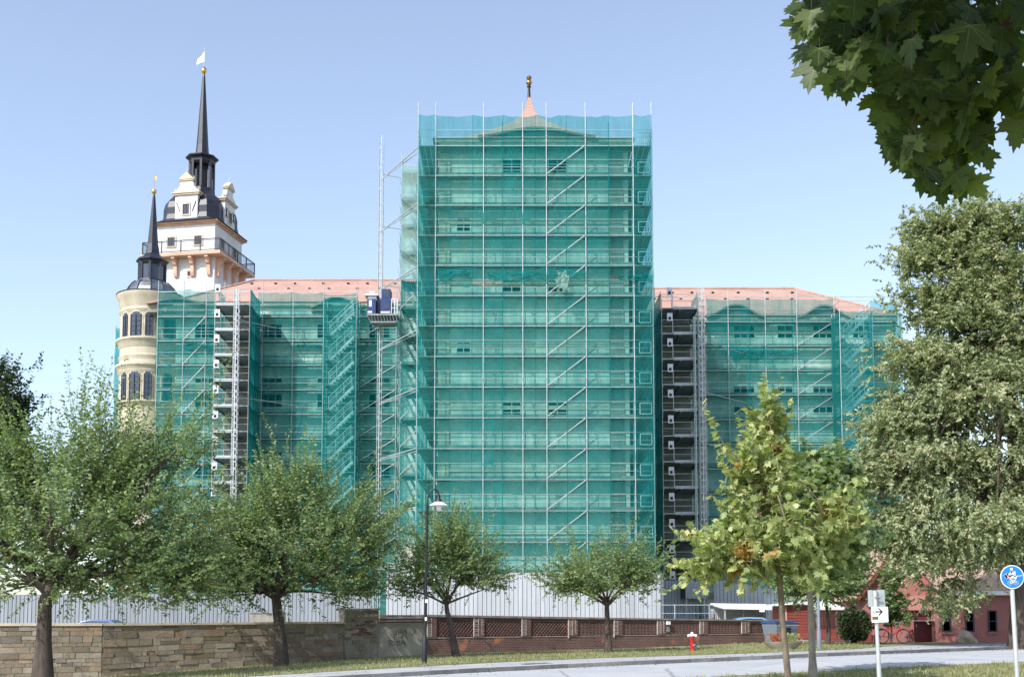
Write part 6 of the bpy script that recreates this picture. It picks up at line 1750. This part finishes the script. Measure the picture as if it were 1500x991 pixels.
b = at_g(1252, 59.5, 930); shrub("dark_shrub", "dense dark evergreen shrub in front of the slatted fence", b, .85, .7, .9, 3200, .13, 'leaf_dark', 3)
b = at_g(1305, 59.0, 930); 
tree("shrub_tree", "leafy climbing shrub over the parked bicycle beside the house wall", b, [b, b+Vector((.05, 0, .8)), b+Vector((0, .1, 1.4))], [B(1303, 885, 59, 15, 26, 2), B(1310, 850, 59, 18, 18, .8), B(1322, 900, 59, 16, 14, .5)], 33, 40, 7, .45, .2, 'leaf_cherry', 'bark', cat="shrub", nlimb=6, r0=.05)

# pink house: gabled main part and a low side range
Y = 62.5
xa, xb = xat(1264, Y, 900), xat(1386, Y, 900); xm = (xa+xb)/2; ze, za = zat(872, Y), zat(790, Y)
b = Vector((xm, Y, .5))
t = thing("pink_house", "rose coloured gabled house with dark red door half hidden by the linden", "house", b)
mb = MB(); mb.box((xa, Y, .3), (xb, Y+9, ze)); mb.prism([(xa, ze), (xb, ze), (xm, za)], lambda p, q: (p, Y, q+.001), lambda p, q: (p, Y+9, q+.001)); mb.build("wall", M['pink'], t)
mb = MB()
for (p, q) in (((xa-.35, ze-.25), (xm, za+.08)), ((xm, za+.08), (xb+.35, ze-.25))):
    mb.add([(p[0], Y-.3, p[1]), (q[0], Y-.3, q[1]), (q[0], Y+9.3, q[1]), (p[0], Y+9.3, p[1]), (p[0], Y-.3, p[1]+.16), (q[0], Y-.3, q[1]+.16), (q[0], Y+9.3, q[1]+.16), (p[0], Y+9.3, p[1]+.16)], [(0,3,2,1),(4,5,6,7),(0,1,5,4),(1,2,6,5),(2,3,7,6),(3,0,4,7)])
rf = mb.build("roof", M['tile_pale'], t)
mb = MB(); mb.bar((xa-.35, Y-.31, ze-.2), (xm, Y-.31, za+.14), .05, .2); mb.bar((xb+.35, Y-.31, ze-.2), (xm, Y-.31, za+.14), .05, .2); mb.build("barge_board", M['redwood'], rf)
# porch with door
pa, pb = xat(1342, Y-1.2, 910), xat(1374, Y-1.2, 910); zp = zat(872, Y-1.2)
mb = MB(); mb.box((xat(1356.5, Y-1.2), Y-1.2, .3), (pb, Y-.003, zp)); mb.box((pa, Y-1.2, zat(893, Y-1.2)), (xat(1356.4, Y-1.2), Y-.003, zp)); p_ = mb.build("porch", M['salmon_and_lit'], t)
mb = MB(); mb.box((pa, Y-.9, .45), (xat(1356.2, Y-1.2), Y-.82, zat(893.3, Y-1.2))); d_ = mb.build("door", surf("door_dark_red", (.12, .02, .03), .5), t)
mb = MB(); mb.box((pa+.1, Y-.92, 1.35), (pa+.13, Y-.905, 1.5)); mb.build("handle", M['steel'], d_)
mb = MB(); mb.box((pa-.15, Y-1.35, zat(909, Y-1.3)), (xat(1357, Y-1.2), Y-.91, zat(908, Y-1.3))); mb.build("door_canopy", M['white'], t)
mb = MB()
for k in range(6): x = xat(1371+k*2.2, Y, 876); mb.box((x, Y-.06, zat(880, Y)), (x+.05, Y-.003, zat(875, Y)))
mb.build("vent_slots", M['dark'], t)
f_ = window(t, xat(1366, Y, 905)+.5, xat(1384, Y, 905), zat(914, Y), zat(900, Y), Y-.004, 'frame_dark', cols=2, rows=1)
# low range
Y2 = 60.5
xa2, xb2 = xat(1376, Y2, 900), xat(1600, Y2, 900); ze2 = zat(868, Y2)
t = thing("pink_house", "long low rose coloured house range with narrow dark windows and white eaves", "house", ((xa2+xb2)/2, Y2, .55))
mb = MB(); mb.box((xa2, Y2, .3), (xb2, Y2+6, ze2)); mb.prism([(Y2, ze2), (Y2+6, ze2), (Y2+3.0, ze2+1.7)], lambda p, q: (xa2, p, q+.001), lambda p, q: (xb2, p, q+.001)); mb.build("wall", M['pink'], t)
mb = MB()
for (p, q) in (((Y2-.45, ze2+.02), (Y2+3, ze2+1.85)), ((Y2+6.45, ze2+.02), (Y2+3, ze2+1.85))):
    V = [(xa2-.2, p[0], p[1]), (xb2+.2, p[0], p[1]), (xb2+.2, q[0], q[1]), (xa2-.2, q[0], q[1])]; V += [(x, y, z+.12) for x, y, z in V]
    mb.add(V, [(0,3,2,1),(4,5,6,7),(0,1,5,4),(1,2,6,5),(2,3,7,6),(3,0,4,7)])
rf = mb.build("roof", M['tile_pale'], t)
mb = MB(); mb.box((xa2-.2, Y2-.52, ze2-.12), (xb2+.2, Y2-.455, ze2+.1)); mb.build("gutter_board", M['white_roof'], t)
for px in (1386, 1420, 1453.5, 1487, 1521, 1555):
    x0, x1 = xat(px-6.5, Y2, 905), xat(px+6.5, Y2, 905)
    f_ = window(t, x0, x1, zat(925, Y2), zat(893, Y2), Y2-.004, 'frame_dark', cols=1, rows=2)
    mb = MB(); mb.box((x0-.08, Y2-.1, zat(925, Y2)-.1), (x1+.08, Y2-.06, zat(925, Y2)-.004)); mb.build("sill", M['pink'], f_)
# boulder
b = at_g(1418, 58.2, 940); b.z -= .05
t = MB(); rg = np.random.default_rng(8)
rings = 12; seg = 18
pts = []
for i in range(rings+1):
    th = math.pi*i/rings
    row = []
    for k in range(seg):
        a = 2*math.pi*k/seg; d = Vector((math.sin(th)*math.cos(a), math.sin(th)*math.sin(a), math.cos(th)))
        r = 1+.13*math.sin(3*d.x+2*d.z+1)+.1*math.sin(4*d.y-3*d.z)+.05*math.sin(9*d.x+5*d.y)
        lean_ = -.16*(d.z+1)*.5
        row.append((b.x+d.x*.42*r*(1.15-.25*d.z)+lean_, b.y+d.y*.36*r, b.z+.32+d.z*.36*r))
    row.append(row[0]); pts.append(row)
t.grid(pts); o = t.build("boulder", M['boulder'], None, smooth=True)
tag(o, "pale rounded boulder on the pavement in front of the low rose house", "boulder")

# bicycle
def bicycle(base, rz, scale=1.0):
    t = thing("bicycle", "red bicycle leaning by the house wall under the climbing shrub", "bicycle", base, rz)
    s = scale
    def wheel(x):
        mb = MB(); r = .34*s; pts = [(x+r*math.cos(2*math.pi*k/28), 0, .35*s+r*math.sin(2*math.pi*k/28)) for k in range(29)]
        mb.tube(pts, .022*s, 6, cap=False); w_ = mb.build("wheel", M['rubber'], t, local=True)
        mb = MB(); r2 = .315*s; mb.tube([(x+r2*math.cos(2*math.pi*k/28), 0, .35*s+r2*math.sin(2*math.pi*k/28)) for k in range(29)], .012*s, 5, cap=False)
        for k in range(14): a = 2*math.pi*k/14; mb.tube([(x, .02*(-1)**k, .35*s), (x+r2*math.cos(a), 0, .35*s+r2*math.sin(a))], .004*s, 3)
        mb.tube([(x, -.04, .35*s), (x, .04, .35*s)], .02*s, 6); mb.build("rim", M['steel'], w_, local=True)
    wheel(-.55*s); wheel(.55*s)
    mb = MB(); q = lambda x, z: (x*s, 0, z*s)
    for a, b in ((q(-.12, .30), q(-.30, .82)), (q(-.12, .30), q(.38, .72)), (q(-.27, .74), q(.36, .80)), (q(.40, .66), q(.36, .86)), (q(-.12, .30), q(-.55, .35)), (q(-.27, .74), q(-.55, .35))): mb.tube([a, b], .02*s, 6)
    mb.tube([q(.39, .70), q(.46, .5), q(.55, .35)], .018*s, 6); mb.build("frame", M['red'], t, local=True)
    mb = MB(); mb.tube([q(-.46, .92), q(-.30, .92), q(-.12, .90)], [.07*s, .065*s, .02*s], 8); mb.build("saddle", M['rubber'], t, local=True)
    mb = MB(); mb.tube([(.28*s, -.28*s, 1.02*s), (.40*s, -.16*s, 1.05*s), (.36*s, 0, 1.0*s), (.40*s, .16*s, 1.05*s), (.28*s, .28*s, 1.02*s)], .013*s, 6); mb.tube([q(.36, .84), q(.36, 1.0)], .014*s, 6); mb.build("handlebar", M['steel'], t, local=True)
    for x in (-.55, .55):
        mb = MB(); mb.tube([(x*s+.375*s*math.cos(a), 0, .35*s+.375*s*math.sin(a)) for a in np.linspace(.2, 2.9, 10)], .018*s, 5); mb.build("mudguard", M['red'], t, local=True)
    mb = MB(); mb.tube([(-.12*s, -.05, .30*s), (-.12*s, -.08, .30*s)], .09*s, 12); mb.tube([(-.12*s, -.09, .30*s), (-.05*s, -.09, .14*s)], .012*s, 4); mb.build("crank", M['steel_dark'], t, local=True)
    mb = MB(); mb.box((-.75*s, -.07*s, .74*s), (-.36*s, .07*s, .765*s)); mb.build("luggage_rack", M['steel_dark'], t, local=True)
b = at_g(1308, 58.0, 940); bicycle(b, R(8), 1.0)

# cars parked behind the walls
def car(label, base, rz, paint):
    t = thing("parked_car", label, "car", base, rz, "cars parked behind the street walls")
    prof = [(-2.0, .35), (-2.02, .62), (-1.95, .85), (-1.35, .95), (-.75, 1.36), (-.2, 1.46), (.75, 1.44), (1.45, 1.05), (1.9, .95), (2.02, .7), (2.0, .35)]
    mb = MB(); secs = []
    for y, k in ((-.82, .93), (-.80, 1.0), (.80, 1.0), (.82, .93)):
        secs.append([(x*(.985 if k < 1 else 1), (y*(.80 if z > 1.1 else 1)), .35+(z-.35)*(1 if k == 1 else .985)) for x, z in prof])
    n = len(prof)
    for s_ in secs: mb.v += s_
    for i in range(3):
        for k in range(n): mb.f.append((i*n+k, i*n+(k+1) % n, (i+1)*n+(k+1) % n, (i+1)*n+k))
    mb.f.append(tuple(range(n))[::-1]); mb.f.append(tuple(range(3*n, 4*n)))
    body = mb.build("body", M[paint], t, local=True, bevel=.05, smooth=True)
    mb = MB()
    for sy in (-1, 1):
        mb.prism([(-1.15, 1.0), (1.2, 1.0), (.68, 1.36), (-.15, 1.38), (-.7, 1.30)], lambda a, b, sy=sy: (a, sy*(.835-.38*(b-1.0)), b), lambda a, b, sy=sy: (a, sy*(.80-.38*(b-1.0)), b))
    mb.build("side_window", M['glass'], t, local=True)
    mb = MB(); mb.add([(-1.38, -.66, .98), (-1.38, .66, .98), (-.79, .58, 1.355), (-.79, -.58, 1.355)], [(0, 1, 2, 3)]); mb.add([(1.46, -.66, 1.07), (1.46, .66, 1.07), (.80, .58, 1.43), (.80, -.58, 1.43)], [(3, 2, 1, 0)])
    mb.build("windscreen", M['glass'], t, local=True)
    for x in (-1.28, 1.28):
        for sy in (-1, 1):
            mb = MB(); mb.tube([(x, sy*.66, .31), (x, sy*.84, .31)], .31, 20); w_ = mb.build("wheel", M['rubber'], t, local=True)
            mb = MB(); mb.tube([(x, sy*.838, .31), (x, sy*.85, .31)], .19, 16); mb.build("rim", M['zinc'], w_, local=True)
    for sy in (-.62, .62):
        mb = MB(); mb.cbox((-2.02, sy, .72), (.06, .28, .14)); mb.build("headlight", M['lens'], t, local=True)
    return t
x = xat(1097, 66.0, 905); car("pale blue car parked behind the brick wall under the low shelter", Vector((x, 66.5, float(g(x, 68)) - .02)), R(4), 'car_blue')
x = xat(146, 62, 905); car("bright blue car glimpsed over the stone wall under the leftmost trees", Vector((x, 62, zat(906.5, 62)-1.46)), R(0), 'car_dark')
# wrought iron gate glimpsed over the stone wall
Yg = 68; xa, xb = xat(158, Yg, 890), xat(196, Yg, 890); z1 = zat(887, Yg)
t = thing("iron_gate", "thin barred iron gate seen above the stone wall between the left street trees", "gate", (xa, Yg, .0))
mb = MB()
for k in range(9): xk = xa+(xb-xa)*k/8; mb.tube([(xk, Yg, -.1), (xk, Yg, z1)], .018, 5)
for z in (.3, z1-.05, z1-.3): mb.bar((xa, Yg, z), (xb, Yg, z), .04)
mb.build("bars", M['steel_dark'], t)
for x in (xa-.06, xb+.06):
    mb = MB(); mb.bar((x, Yg, -.2), (x, Yg, z1+.1), .1); mb.build("post", M['steel_dark'], t)
# brown timber site box behind the second tree
Yg = 70; xa, xb = xat(366, Yg, 900), xat(413, Yg, 900); z1 = zat(896, Yg)
t = thing("site_box", "low brown timber box behind the stone wall beside the forked trunk", "box", (xa, Yg, .2))
mb = MB(); mb.box((xa, Yg, .0), (xb, Yg+1.2, z1-.06)); mb.build("body", M['deck'], t)
mb = MB(); mb.box((xa-.05, Yg-.05, z1-.056), (xb+.05, Yg+1.25, z1)); mb.build("lid", M['steel_dark'], t)
